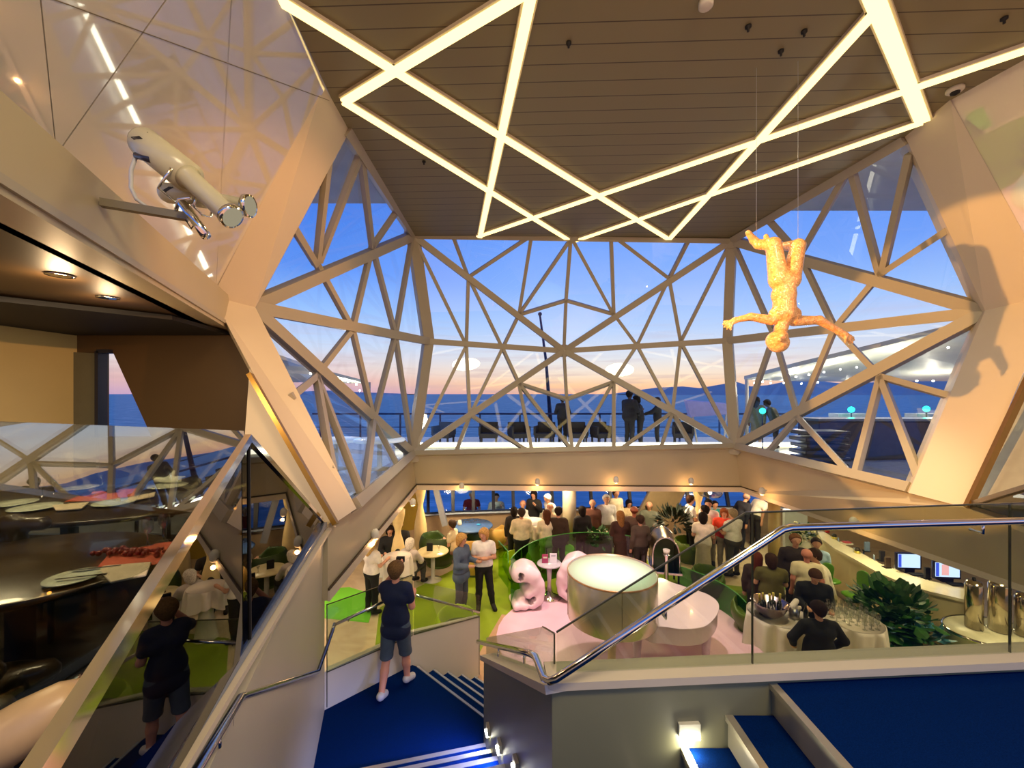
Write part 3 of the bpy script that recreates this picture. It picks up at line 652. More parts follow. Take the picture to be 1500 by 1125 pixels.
# outdoor bar, right
OB = mat('dark_bar', (38, 44, 54), .3, var=.2)
t = thing('outdoor_bar', 'long dark outdoor bar counter on the right terrace', 'bar', V(9.2, 10.6, TER))
MB().box((9.7, 10.9, 3.5), (3.6, .7, 1.0)).build('counter', OB, t, world=True, bevel=.03); MB().box((9.7, 10.85, 4.03), (3.8, .85, .06)).build('bar_top', mat('bar_top_blue', (90, 116, 130), .2), t, world=True)
TEA = emis('teal_lantern', (40, 255, 205), 3.5)
for px, py, lb in [(1117, 602, 'green glowing lantern left, by the crouching figure'), (1247, 600, 'green glowing lantern above the middle of the outdoor bar'), (1357, 599, 'green glowing lantern at the right end of the outdoor bar')]:
    d = 12.2; q = W(px, py, d); t = thing('lantern', lb, 'lantern', V(q.x, q.y, TER), group='green lanterns on the right terrace')
    MB().tube([(0, 0, 0), (0, 0, q.z-TER-.1)], .02, 6).build('pole', NAVY, t); MB().ball((0, 0, q.z-TER), .085, 10).build('globe', TEA, t)
for i, (px, lb) in enumerate([(1247, 'white framed cabinet with a dark screen behind the outdoor bar, left one'), (1360, 'white framed cabinet with a dark screen behind the outdoor bar, right one')]):
    q = W(px, 620, 12.6); t = thing('bar_cabinet', lb, 'cabinet', V(q.x, q.y, TER))
    MB().box((0, 0, .55), (1.1, .4, 1.1)).build('body', mat('cab_white', (170, 190, 205), .4), t); MB().box((0, -.21, .75), (.5, .03, .25)).build('screen', BLK, t)
t = thing('lounger_stack', 'stack of dark sun loungers outside the right windows', 'sun loungers', V(7.25, 9.7, TER))
for k in range(6):
    MB().box((.03*(k % 2), 0, .045+k*.15), (1.0, .6, .09)).build('lounger', OB, t, bevel=.02)
for k, (px, lb) in enumerate([(492, 'round white terrace table glowing outside the left windows'), (556, 'second white terrace table left, nearer the centre')]):
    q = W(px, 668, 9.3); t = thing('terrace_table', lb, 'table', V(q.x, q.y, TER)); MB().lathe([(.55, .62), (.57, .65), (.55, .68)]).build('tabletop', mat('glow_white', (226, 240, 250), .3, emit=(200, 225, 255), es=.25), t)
    MB().lathe([(.3, 0), (.06, .05), (.05, .62)]).build('foot', WHITE, t)

# ---------- right upper wall and gallery ----------
ra, rb, rc = cr_[0], cr_[1], WoR
nR = (rb-ra).cross(rc-ra).normalized()
if nR.x > 0: nR = -nR
far = rc+(ra-rb).normalized()*6
struct(MB().prism([RB, cr_[0], cr_[1], WoR, far], -nR*.05).build('wall_right_panel_1', CREAMG))
GREYG = mat('grey_gloss_panel', (158, 160, 148), .1, spec=.6)
q3 = V(7.8, 1.5, 3.3)
struct(MB().prism([WoR, W(1420, 738, 5.3), q3, V(9.3, 1.5, 6.0)], (.1, .05, 0)).build('wall_right_panel_2', GREYG))
t = thing('gallery_railing', 'dark edged glass railing on the right gallery beside the pillar foot', 'railing', W(1425, 742, 5.2))
MB().beam(W(1424, 738, 5.2), W(1510, 712, 4.2), .05, .05, (0, 0, 1)).build('top_rail', STEEL, t, world=True)
MB().beam(W(1426, 743, 5.15), W(1512, 770, 4.1), .06, .05, (0, 0, 1)).build('base_rail', mat('dark_bronze', (40, 34, 22), .3, .5), t, world=True)
MB().add([W(1426, 740, 5.17), W(1510, 716, 4.2), W(1512, 768, 4.1)], [(0, 1, 2)]).build('glass_panel', GDARK, t, world=True)

# ---------- stair railings ----------
def rail(lb, pts, r=.022, glassq=None, seams=(), name='stair_railing', br=(), brdir=V(0, 1, 0), m=CHROME, gm=GRAIL):
    c = sum(pts, V(0, 0, 0))/len(pts); t = thing(name, lb, 'railing', c)
    if r: MB().tube(pts, r, 12).build('handrail', m, t, world=True)
    for gq in (glassq or []): MB().prism(gq, Vector(gq[1]-gq[0]).cross(Vector(gq[2]-gq[0])).normalized()*.012).build('glass_panel', gm, t, world=True)
    for (a, b_) in seams: MB().beam(a, b_, .009, .009, (0, 1, 0)).build('glass_edge', mat('glass_edge_dark', (74, 70, 50), .3), t, world=True)
    for q in br: MB().tube([q, q+V(0, 0, -.06), q+V(0, 0, -.06)+brdir*.07], .008, 6).build('bracket', CHROME, t, world=True)
    return t
def onw(px, py): return onplane(px, py, V(.23, pw(.23)+.06, 0), V(8, pw(8)+.06, 0), V(8, pw(8)+.06, 3))
hr = [W(1620, 759, 2.52), W(1500, 763, 2.42), W(1158, 773, 2.28), W(1146, 776, 2.27), W(815, 994, 2.24), W(806, 998, 2.26), W(797, 994, 2.32), W(784, 962, 2.5), W(776, 957, 2.6), W(700, 940, 4.2)]
g1 = [onw(815, 1002), onw(1102, 991), onw(1102, 750), onw(1092, 751), onw(815, 926)]
g2 = [onw(1104, 991), onw(1478, 980), onw(1478, 736), onw(1104, 750)]
g3 = [onw(1480, 980), onw(1620, 976), onw(1620, 732), onw(1480, 736)]
pl1, pl2 = V(.29, 2.36, 3.0), V(-.24, 4.4, 1.9)
def onl(px, py): return onplane(px, py, pl1, pl2, pl1+V(0, 0, 1))
g4 = [onl(812, 1003), onl(712, 958), onl(712, 934), onl(795, 918), onl(812, 928)]
rail('chrome handrail on tall glass panels above the grey parapet at lower right', hr, .021, [g1, g2, g3, g4],
     [(onw(815, 926), onw(1092, 751)), (onw(1092, 751), onw(1620, 732)), (onw(1102, 991), onw(1102, 750)), (onw(1479, 980), onw(1479, 736)), (onl(812, 928), onl(812, 1003)), (onl(795, 918), onl(812, 928))],
     br=[W(975, 890, 2.26), W(1440, 766, 2.4), W(768, 958, 2.75), W(730, 950, 3.4)])
struct(MB().beam(onw(817, 1003)-V(0, .01, 0), onw(1620, 977)-V(0, .01, 0), .05, .03, (0, 1, 0)).build('trim_80', mat('shoe_metal', (96, 88, 60), .3, .5)))
# left peaked dark glass
def onL(px, py): return onplane(px, py, V(wl(5), 5, 0), V(wl(0), 0, 0), V(wl(0), 0, 3))
apx, seamB = onL(364, 642), onL(366, 955)
e1, e2 = onL(474, 764), W(58, 1128, .62); e2 = e2+(e2-apx).normalized()*.25
nb_ = V(wl(.6)-.02, .6, 3.28)
t = thing('peaked_glass_railing', 'peaked dark glass railing with a mirror-bright steel edge at lower left', 'railing', seamB)
def strip(a, b_, w_, nm):
    MB().beam(a, b_, w_, .03, (1, .3, 0)).build(nm, CHROME, t, world=True)
strip(apx, e1, .035, 'top_rail'); strip(apx, e2, .045, 'top_rail')
MB().prism([apx, seamB, e1+V(0, 0, -.02)], (-.012, -.004, 0)).build('glass_panel', GDARK, t, world=True)
MB().prism([apx, seamB, nb_, e2], (-.012, -.004, 0)).build('glass_panel', GDARK, t, world=True)
MB().beam(apx, seamB, .012, .016, (1, .3, 0)).build('glass_joint', BLACK, t, world=True)
# lower left wall handrail
lr = [W(490, 914, 4.9), W(487, 924, 4.75), W(466, 984, 4.35), W(358, 1019, 2.17), W(352, 1022, 2.08), W(286, 1132, 1.55), W(200, 1290, 1.2)]
rail('grey steel handrail fixed to the wall left of the stairs', lr, .02, name='wall_handrail', br=[W(480, 945, 4.6), W(452, 990, 4.05), W(415, 1001, 3.1), W(340, 1045, 1.98), W(322, 1075, 1.8)], brdir=V(-.07, -.02, 0), m=mat('grey_steel', (150, 158, 170), .18, 1.))
# landing rails
def onb(px, py): return onplane(px, py, V(wl(4.96), 4.96, 0), V(LA[1].x, LA[1].y, 0), V(LA[1].x, LA[1].y, 1))
def ons(px, py): return onplane(px, py, V(LA[1].x, LA[1].y, 0), V(PB.x, PB.y, 0), V(PB.x, PB.y, 1))
rail('steel handrail with clear glass behind the boy on the landing', [onb(489, 912)+V(.02, -.06, 0), onb(562, 878)+V(.02, -.06, 0), onb(600, 858)+V(.02, -.06, 0)], .018,
     [[onb(478, 984), onb(604, 930), onb(604, 842), onb(478, 886)]], [(onb(478, 886), onb(604, 842)), (onb(479, 886), onb(479, 1036)), (onb(478, 985), onb(604, 931))], br=[onb(510, 903), onb(590, 866)])
rail('steel handrail with clear glass sloping down right of the boy', [ons(615, 871)+V(-.05, -.02, 0), ons(706, 896)+V(-.05, -.02, 0)], .02,
     [[ons(606, 930), ons(702, 904), ons(702, 872), ons(606, 850)]], [(ons(606, 929), ons(702, 903)), (ons(702, 903), ons(702, 988))], br=[ons(692, 894)])
# reflecting screen in front of the restaurant
s1, s2 = W(-30, 616, 1.5), W(357, 631, 3.6); s1 = s1+(s1-s2)*.45
sd_ = V(s2.y-s1.y, -(s2.x-s1.x), 0).normalized()*.22
sf = [s1, s2, V(s2.x, s2.y, DK+.02)+sd_*.85, V(s1.x, s1.y, DK+.02)+sd_]
t = thing('glass_screen', 'clear reflecting glass screen between stair and restaurant tables', 'glass screen', V(s2.x, s2.y, DK))
MB().prism(sf, (-.012, 0, 0)).build('glass_panel', GSCR, t, world=True)

# ---------- stair lights ----------
SLM = emis('stair_led', (255, 252, 226), 22)
def stairlight(pos, n, lb, sz=.11):
    t = thing('step_light', lb, 'wall light', pos)
    n = n.normalized(); x = V(0, 0, 1).cross(n).normalized(); M = Matrix((x, n, V(0, 0, 1))).transposed()
    MB().box((0, 0, 0), (sz, .03, .075), M=M).build('housing', mat('fitting_pale', (220, 216, 190), .4), t)
    MB().box(n*.012+V(0, 0, -.035), (sz*.9, .03, .022), M=M).build('lens', SLM, t)
stairlight(onplane(1008, 1066, V(.23, pw(.23), 0), V(8, pw(8), 0), V(8, pw(8), 3))+V(0, -.01, 0), V(.02, -1, 0), 'lit wall light on the grey parapet above the lower right steps', .125)
def onr(px, py): return onplane(px, py, V(.23, 2.35, 0), V(-.3, 4.35, 0), V(-.3, 4.35, 1))
for px, py, lb in [(717, 1068, 'farthest lit wall light beside the lower steps'), (734, 1092, 'middle lit wall light beside the lower steps'), (758, 1118, 'nearest lit wall light beside the lower steps')]:
    stairlight(onr(px, py)+V(-.012, -.003, 0), V(-1, -.27, 0), lb, .09)

# ---------- fascia lamps ----------
WARM = emis('warm_bulb', (255, 190, 120), 22)
fl = [(677, 713, 10.15, 'fascia lamp above the left window bay of the lounge'), (787, 707, 10.1, 'fascia lamp left of the round lounge post'), (901, 704, 10.1, 'fascia lamp above the middle of the crowd'), (1010, 706, 10.1, 'fascia lamp above the ship officer in white'), (1122, 722, 9.2, 'fascia lamp at the right corner bend'), (1258, 768, 6.95, 'fascia lamp above the bar counter'), (599, 738, 9.2, 'fascia lamp on the left sloping edge, upper one'), (541, 786, 6.5, 'fascia lamp on the left sloping edge, lower one')]
for i, (px, py, d, lb) in enumerate(fl):
    q = W(px, py, d); inn = V(0, -.09, 0) if i < 4 else (V(-.09, 0, 0) if i < 6 else V(.09, 0, 0))
    t = thing('fascia_lamp', lb, 'wall lamp', q, group='small lamps round the lounge opening')
    MB().lathe([(.03, .12), (.06, .08), (.065, 0), (.045, -.04)], inn, 12).build('lamp_head', WHITE, t)
    MB().box(inn*.5+V(0, 0, .06), (.04 if i < 4 else .1, .1 if i < 4 else .04, .03)).build('arm', WHITE, t)
    MB().lathe([(.044, -.041), (.001, -.055)], inn, 10, cap=False).build('bulb', WARM, t)
# ---------- people ----------
SK = {}
def skin(rgb): return mat('skin_%d_%d_%d' % rgb, rgb, .55, var=.04, vscale=12)
def cloth(rgb): return mat('cloth_%d_%d_%d' % rgb, rgb, .85, var=.1, vscale=14, bump=.15, bscale=40)
def hairm(rgb): return mat('hair_%d_%d_%d' % rgb, rgb, .7, spec=.15, var=.3, vscale=50, bump=.4, bscale=120)
def Rx(a): return np.array(Matrix.Rotation(math.radians(a), 3, 'X'))
def Rz(a): return np.array(Matrix.Rotation(math.radians(a), 3, 'Z'))
ARM = {'down': ((.05, -.03, -.27), (.05, .05, -.52)), 'crossed': ((.05, .03, -.27), (-.16, .21, -.22)), 'forward': ((.05, .05, -.26), (-.02, .29, -.24)),
       'table': ((.07, .13, -.23), (-.03, .34, -.24)), 'camera': ((.13, .2, -.12), (-.06, .27, .13)), 'drink': ((.07, .07, -.26), (-.05, .25, -.05)),
       'back': ((.08, -.1, -.26), (-.04, -.18, -.46)), 'lap': ((.07, 0, -.27), (-.06, .22, -.36)), 'reach': ((.05, .2, -.18), (0, .42, -.25)), 'side': ((.16, .03, -.23), (.08, .16, -.4)),
       'pocket': ((.14, -.05, -.25), (.02, .06, -.46))}
def person(x, y, z, rz, label, H=1.72, pose='stand', arms=('down', 'down'), shirt=(230, 226, 220), trs=(30, 30, 34), hair=(70, 48, 30), hs='short', sleeve='short',
           lean=0, skinc=(206, 150, 120), res=.024, hy=0, hp=0, bottom='trousers', shoe=(24, 22, 22), face=False, group=None, feet=None, wide=1., long=False):
    s = H/1.75; pz = .95 if pose != 'sit' else .50
    L = Rx(-lean)
    def T(v): return (L@np.array(v, float)+np.array((0, 0, pz)))*s
    def A(v): return np.array(v, float)*s
    cap = lambda a, b, ra, rb, *k: (a, b, ra*s, rb*s, *k)
    w_ = wide
    FL = (1, 1.25, 1)
    torso = [cap(T((-.075*w_, 0, .36)), T((.075*w_, 0, .36)), .112, .112), cap(T((-.06*w_, 0, .14)), T((.06*w_, 0, .14)), .105*w_, .105*w_), cap(T((-.12, 0, .45)), T((.12, 0, .45)), .07, .07),
             cap(T((0, 0, .1)), T((0, 0, .36)), .12*w_, .12*w_)]
    pelvis = [cap(T((-.07*w_, 0, 0)), T((.07*w_, 0, 0)), .118*w_, .118*w_)]
    neck = [cap(T((0, -.005, .48)), T((0, .01, .6)), .052, .05)]
    Hc = T((0, .015, .69)); RH = L@Rz(hy)@Rx(-hp)
    def HD(v): return Hc+(RH@np.array(v, float))*s
    head = [cap(HD((0, -.02, .025)), HD((0, .015, .02)), .093, .09), cap(HD((0, .03, -.055)), HD((0, .045, -.07)), .06, .045), cap(HD((0, .09, 0)), HD((0, .112, -.028)), .012, .016),
            cap(HD((.088, -.005, -.01)), HD((.09, -.01, .015)), .018, .016), cap(HD((-.088, -.005, -.01)), HD((-.09, -.01, .015)), .018, .016)]
    am = []; ups = []; fores = []
    for sd, nm in ((-1, arms[0]), (1, arms[1])):
        e, wv = ARM[nm] if isinstance(nm, str) else nm
        S = np.array((sd*.18*w_, 0, .45)); E = S+np.array((e[0]*sd, e[1], e[2])); Wt = S+np.array((wv[0]*sd, wv[1], wv[2]))
        S, E, Wt = T(S), T(E), T(Wt)
        up_ = cap(S, E, .052, .043); fo = cap(E, Wt, .042, .029); ups.append(up_); fores.append(fo)
        d = (Wt-E)/np.linalg.norm(Wt-E); sdv = np.cross(d, (0, 0, 1.)); nn = np.linalg.norm(sdv); sdv = sdv/nn if nn > .2 else np.array((0, 1., 0)); crl = np.cross(sdv, d)*(-1 if crl_sign(d, sdv) else 1)
        am += [up_, fo, cap(Wt, Wt+d*.075*s, .033, .036)]
        for q, ln in ((-.027, .06), (-.009, .075), (.009, .07), (.027, .055)):
            b0 = Wt+(d*.085+sdv*q)*s; b1 = b0+(d*ln*.55)*s; b2 = b1+(d*ln*.35+crl*.025)*s
            am += [cap(b0, b1, .0105, .0095), cap(b1, b2, .0095, .0085)]
        am.append(cap(Wt+d*.03*s, Wt+(d*.07-sdv*.05)*s, .013, .010))
    if pose == 'sit':
        lg = [((sd*.095, .02, .5), (sd*.13, .43, .52), (sd*.13, .42, .09), (sd*.13, .58, .04)) for sd in (-1, 1)]
    elif feet:
        lg = feet
    else:
        lg = [((sd*.09, 0, .9), (sd*.1, .02, .49), (sd*.11, -.02, .09), (sd*.13, .13, .035)) for sd in (-1, 1)]
    legs = []; calves = []; shoes = []; thighs = []
    for h, k, a, t in lg:
        h, k, a, t = A(h), A(k), A(a), A(t)
        thighs.append(cap(h, k, .085, .058)); calves += [cap(k, k*.6+a*.4, .056, .055), cap(k*.6+a*.4, a, .055, .036)]
        shoes += [cap(a, t, .04, .036), cap(a-(t-a)*.25, a-(t-a)*.2, .036, .036)]
    body = torso+pelvis+neck+head+am+thighs+calves+shoes
    P = blob('person', body, skin(skinc), None, .028*s, res)
    P.location = (x, y, z); P.rotation_euler = (0, 0, math.radians(rz))
    tag(P, label, 'person', group)
    g = .016
    inf = lambda cs, e=g: [(c[0], c[1], c[2]+e, c[3]+e, *c[4:]) for c in cs]
    cut = lambda c, t: (c[0], c[0]*(1-t)+c[1]*t, c[2], c[2]*(1-t)+c[3]*t)
    sh = torso+([cap(T((-.07, 0, .05)), T((.07, 0, .05)), .115*w_, .115*w_)])+([cut(c, .55) for c in ups] if sleeve == 'short' else ups+[cut(c, .92) for c in fores])
    if long: sh = sh+[cap(T((-.07, 0, -.1)), T((.07, 0, -.1)), .13*w_, .13*w_)]
    blob('jacket' if long else 'shirt', inf(sh, g+.006), cloth(shirt), P, .03*s, res, clip=[(tuple(L@np.array((0, 0, 1.))), float((L@np.array((0, 0, 1.)))@T((0, 0, .545))))])
    if bottom == 'dress':
        blob('skirt', inf(pelvis+[cap(A((0, 0, pz)), A((0, 0, .42)), .14, .17)]), cloth(trs), P, .03, res, clip=[((0, 0, -1), -.36*s)])
    elif bottom == 'longdress':
        blob('skirt', inf(pelvis+[cap(A((0, 0, pz)), A((0, 0, .2)), .14, .2)]), cloth(trs), P, .03, res, clip=[((0, 0, -1), -.06*s)])
    elif bottom == 'shorts':
        kz = .46*s
        blob('shorts', inf(pelvis, .006)+inf(thighs+[c for c in calves[::2]], .024), cloth(trs), P, .03, res, clip=[((0, 0, -1), -kz)])
    else: blob('trousers', inf(pelvis+thighs+calves, .016), cloth(trs), P, .028, res, clip=[((0, 0, -1), -.07*s)])
    for q_ in (0, 1): blob('shoe', inf(shoes[2*q_:2*q_+2], .012), cloth(shoe), P, .02, min(res, .02), clip=[((0, 0, -1), .0)])
    hc = inf(head[:1], .016)
    n0 = RH@np.array((0, .78, -.62)); c0 = float(n0@HD((0, .03, .0)))
    if hs == 'short': blob('hair', hc+[cap(HD((0, -.045, -.04)), HD((0, -.045, 0)), .07, .08)], hairm(hair), P, .02, res*.8, clip=[(tuple(n0), c0)])
    elif hs == 'bob': blob('hair', hc+[cap(HD((0, -.05, -.02)), HD((0, -.05, -.1)), .095, .085), cap(HD((.075, -.01, 0)), HD((.08, 0, -.1)), .035, .03), cap(HD((-.075, -.01, 0)), HD((-.08, 0, -.1)), .035, .03)], hairm(hair), P, .02, res*.8, clip=[(tuple(n0), float(n0@HD((0, .05, -.03))))])
    elif hs == 'long': blob('hair', hc+[cap(HD((0, -.05, 0)), HD((0, -.085, -.34)), .1, .075), cap(HD((.07, -.02, 0)), HD((.08, -.03, -.25)), .04, .03), cap(HD((-.07, -.02, 0)), HD((-.08, -.03, -.25)), .04, .03)], hairm(hair), P, .02, res*.8, clip=[(tuple(n0), float(n0@HD((0, .05, -.03))))])
    elif hs == 'bald':
        n1 = RH@np.array((0, 0, 1.)); n2 = RH@np.array((0, 1., 0))
        blob('hair', inf(head[:1], .007), hairm(hair), P, .02, res*.7, clip=[(tuple(n1), float(n1@HD((0, 0, .025)))), (tuple(n2), float(n2@HD((0, .0, 0)))) ])
    if face:
        for sd in (-1, 1): MB().ball(tuple(HD((sd*.034, .088, .012))), .011*s, 8).build('eye', mat('eye_dark', (40, 28, 22), .3), P)
        M_ = MB(); M_.tube([tuple(HD((-.022, .083, -.062))), tuple(HD((0, .092, -.064))), tuple(HD((.022, .083, -.062)))], .005*s, 6); M_.build('mouth', mat('lips', (160, 80, 76), .5), P)
    return P
def crl_sign(d, s_): return False
def dep(py, zt): return (CZ-zt)*FPX/(py-HY)
def stand(px, py, rz, label, H=1.72, z=0., **k):
    d = dep(py, z+H*.99) if abs(py-HY) > 8 else k.pop('d'); k.pop('d', None)
    return person((px-CX)/FPX*d, d, z, rz, label, H, **k)
def sit(px, py, rz, label, H=1.72, z=0., **k):
    d = dep(py, z+H*.99-.45*H/1.75); k.setdefault('arms', ('lap', 'lap'))
    return person((px-CX)/FPX*d, d, z, rz, label, H, pose='sit', **k)

WH = (222, 214, 206); WARMWH = (226, 208, 176)
# boy on the landing, seen from behind taking a picture
s_ = 1
boy = person(-1.5, 5.28, .87, -6, 'boy in navy T-shirt and denim shorts seen from behind on the blue landing', 1.66, arms=('camera', 'forward'), shirt=(6, 24, 60), trs=(70, 86, 104), hair=(104, 78, 48), hs='short',
       bottom='shorts', shoe=(190, 190, 192), skinc=(212, 150, 124), res=.013, hp=-4, wide=.88,
       feet=[((-.09, 0, .9), (-.12, -.02, .47), (-.10, -.24, .10), (-.10, -.12, .05)), ((.09, 0, .9), (.1, .1, .48), (.12, .12, .10), (.14, .26, .04))], long=True)
t = thing('camera', 'small black camera held up in front of the boy by both hands', 'camera', (-1.53, 5.62, 2.43)); MB().box((0, 0, 0), (.11, .04, .07)).build('camera_body', BLK, t); MB().lathe([(.025, 0), (.025, .03)]).build('lens', BLK, t)
# front left
person(-3.0, 8.75, 0, -30, 'waitress with long blonde hair, white shirt and black trousers beside a cocktail table', 1.62, arms=('forward', 'forward'), hair=(214, 176, 106), hs='long', shirt=(240, 232, 220), trs=(16, 15, 16), res=.018)
person(-1.08, 8.72, 0, -118, 'woman in grey blue suit jacket and white shirt standing left of the officer', 1.72, arms=('forward', 'forward'), hair=(196, 150, 86), hs='bob', shirt=(84, 98, 122), trs=(70, 76, 92), sleeve='long', long=True, res=.016, face=True)
person(-.62, 8.95, 0, 188, 'female ship officer in white shirt with crossed arms and black trousers', 1.76, arms=('crossed', 'crossed'), hair=(200, 150, 86), hs='bob', shirt=(240, 232, 228), trs=(12, 12, 16), res=.016, hy=-30, face=True,
       feet=[((-.09, 0, .9), (-.14, .02, .49), (-.2, -.02, .09), (-.24, .13, .035)), ((.09, 0, .9), (.1, .02, .49), (.11, -.02, .09), (.13, .13, .035))])
sit(571, 771, 200, 'seated woman in black at the far left table, farther left of the dark couple', hair=(40, 28, 22), hs='bob', shirt=(26, 24, 26), trs=(30, 28, 30), sleeve='long', face=True, arms=('table', 'table'))
sit(585, 764, 190, 'balding seated man in black shirt at the far left table', hair=(80, 60, 46), hs='bald', shirt=(30, 28, 30), trs=(30, 28, 30), face=True, arms=('table', 'table'), wide=1.1)
sit(600, 790, -20, 'white haired seated person in pale jacket, back turned, at the far left table', H=1.66, hair=(226, 214, 200), hs='bob', shirt=(190, 176, 170), trs=(60, 56, 60), sleeve='long', arms=('table', 'table'))
sit(663, 763, 75, 'seated man in cream shirt with folded arms in the tan tub chair', hair=(70, 50, 36), shirt=(226, 206, 168), trs=(160, 120, 100), arms=('crossed', 'crossed'), hy=-20)
sit(691, 721, 185, 'grey haired man in dark red shirt seated behind the blue round table', hair=(190, 186, 184), shirt=(128, 22, 30), trs=(60, 56, 60), face=True, arms=('table', 'table'), wide=1.15)
sit(727, 724, 190, 'man in cream shirt and dark trousers reading in a tub chair by the lounge window', hair=(60, 44, 34), shirt=(232, 214, 186), trs=(18, 18, 22), arms=('drink', 'drink'), sleeve='long', wide=1.1)
# group left of the round post
stand(764, 746, 10, 'man in cream jacket seen from behind, leftmost at the white high table', hair=(60, 44, 34), shirt=(226, 206, 168), trs=(20, 20, 24), sleeve='long', wide=1.1, arms=('forward', 'forward'))
stand(753, 744, 0, 'dark haired woman in black standing left edge of the white high table', 1.6, hair=(30, 20, 16), hs='bob', shirt=(40, 30, 26), trs=(20, 18, 18), sleeve='long')
sit(766, 734, 170, 'bald man with white shirt facing across the white high table', H=1.8, hair=(230, 220, 210), hs='bald', shirt=(240, 236, 232), face=True, arms=('table', 'table'))
stand(782, 720, 160, 'long haired woman in black by the window, left of the white capped man', 1.66, hair=(24, 16, 14), hs='long', shirt=(24, 20, 24), sleeve='long', arms=('drink', 'down'))
sit(789, 736, 175, 'brown haired woman in pale green top facing across the white high table', H=1.76, hair=(80, 44, 26), hs='long', shirt=(214, 220, 196), face=True, arms=('table', 'table'))
stand(801, 748, 5, 'woman with long brown hair and white sweater seen from behind', 1.66, hair=(84, 46, 26), hs='long', shirt=(240, 220, 186), trs=(214, 200, 170), sleeve='long', arms=('forward', 'forward'), long=True)
stand(806, 738, 150, 'bald older man right of the white high table', 1.7, hair=(220, 214, 206), hs='bald', shirt=(200, 176, 150), trs=(40, 32, 26), sleeve='long', face=True)
stand(811, 722, 120, 'man with white cap and white shirt bending near the round post', 1.76, hair=(226, 220, 214), hs='short', shirt=(236, 232, 224), trs=(50, 40, 34), lean=18)
stand(818, 744, -10, 'person in dark brown coat standing close to the round post', 1.74, hair=(40, 28, 22), shirt=(58, 38, 22), trs=(32, 22, 16), sleeve='long', long=True)
# group right of the post
stand(853, 743, 10, 'dark haired person in black standing right beside the round post', 1.64, hair=(26, 18, 16), hs='bob', shirt=(30, 22, 22), trs=(20, 16, 16), sleeve='long')
stand(868, 733, 175, 'grey haired man in brown jacket and pink tie behind the flower planter', 1.68, hair=(214, 206, 200), hs='bald', shirt=(110, 66, 50), trs=(40, 26, 22), sleeve='long', face=True)
stand(888, 726, 185, 'tall grey haired man in patterned white shirt behind the flower planter', 1.8, hair=(200, 196, 190), shirt=(226, 222, 218), trs=(120, 100, 84), sleeve='long', face=True, wide=1.15)
stand(902, 718, 200, 'man in cream shirt nearest the lounge windows, behind the grey haired man', 1.74, hair=(70, 52, 40), shirt=(224, 206, 176), trs=(70, 56, 44), sleeve='long')
stand(909, 750, 0, 'woman with long blond brown hair in a long dark dress seen from behind', 1.68, hair=(140, 96, 50), hs='long', shirt=(60, 30, 18), trs=(54, 28, 16), bottom='longdress', sleeve='long', arms=('forward', 'forward'))
sit(921, 733, 190, 'dark haired seated woman in cream top beyond the crowd', H=1.7, hair=(28, 18, 18), hs='bob', shirt=(232, 206, 160), arms=('table', 'table'))
stand(929, 743, -15, 'bald man in grey brown jacket seen from behind near the metal dome', 1.76, hair=(120, 60, 40), hs='bald', shirt=(104, 80, 72), trs=(56, 38, 32), sleeve='long', skinc=(180, 104, 76), wide=1.1)
stand(938, 756, 10, 'dark dressed person half hidden behind the metal dome', 1.66, hair=(60, 40, 28), shirt=(74, 58, 46), trs=(40, 28, 22), sleeve='long')
sit(951, 736, 160, 'grey haired man in grey green shirt seated left of the dark plant', H=1.78, hair=(150, 110, 100), hs='bald', shirt=(96, 98, 84), arms=('table', 'table'), wide=1.2)
# officer group
stand(1011, 727, -95, 'male ship officer in white shirt and black trousers, left of his group', 1.8, hair=(70, 44, 30), shirt=(244, 236, 230), trs=(14, 12, 18), arms=('forward', 'forward'), face=True, res=.02)
stand(1033, 742, 40, 'dark haired man in cream shirt behind the woman in the long pale dress', 1.74, hair=(30, 20, 18), shirt=(230, 208, 176), trs=(60, 44, 36), sleeve='long')
stand(1038, 733, 150, 'dark haired man in pink white shirt in the officer group', 1.78, hair=(22, 16, 16), shirt=(238, 220, 220), trs=(150, 140, 124), sleeve='long', face=True)
stand(1030, 752, -25, 'dark haired woman in white blouse and long pale grey skirt seen from behind', 1.72, hair=(26, 18, 18), hs='bob', shirt=(240, 226, 208), trs=(196, 180, 152), bottom='longdress', arms=('forward', 'forward'), res=.02)
stand(1061, 746, 150, 'person in bright orange red top facing the grey haired man', 1.66, hair=(150, 80, 40), hs='bob', shirt=(232, 70, 44), trs=(170, 156, 136), sleeve='long', face=True, wide=1.15)
stand(1074, 747, 20, 'grey haired man in white shirt and dark grey trousers seen from behind', 1.74, hair=(140, 124, 96), shirt=(240, 234, 226), trs=(70, 66, 58), arms=('forward', 'forward'), wide=1.2, res=.02)
sit(1047, 735, 180, 'person in turquoise top seated by the lounge window', H=1.7, hair=(40, 24, 20), shirt=(10, 140, 140), arms=('table', 'table'), wide=1.2)
stand(1083, 722, -70, 'balding man in dark suit leaning forward, upper right of the lounge', 1.74, hair=(150, 120, 120), hs='bald', shirt=(26, 26, 40), trs=(24, 24, 34), sleeve='long', lean=24)
stand(1106, 719, -80, 'person in white shirt and dark trousers bending beside the tan post', 1.74, hair=(50, 36, 30), shirt=(226, 216, 204), trs=(44, 40, 34), lean=26, wide=1.15)
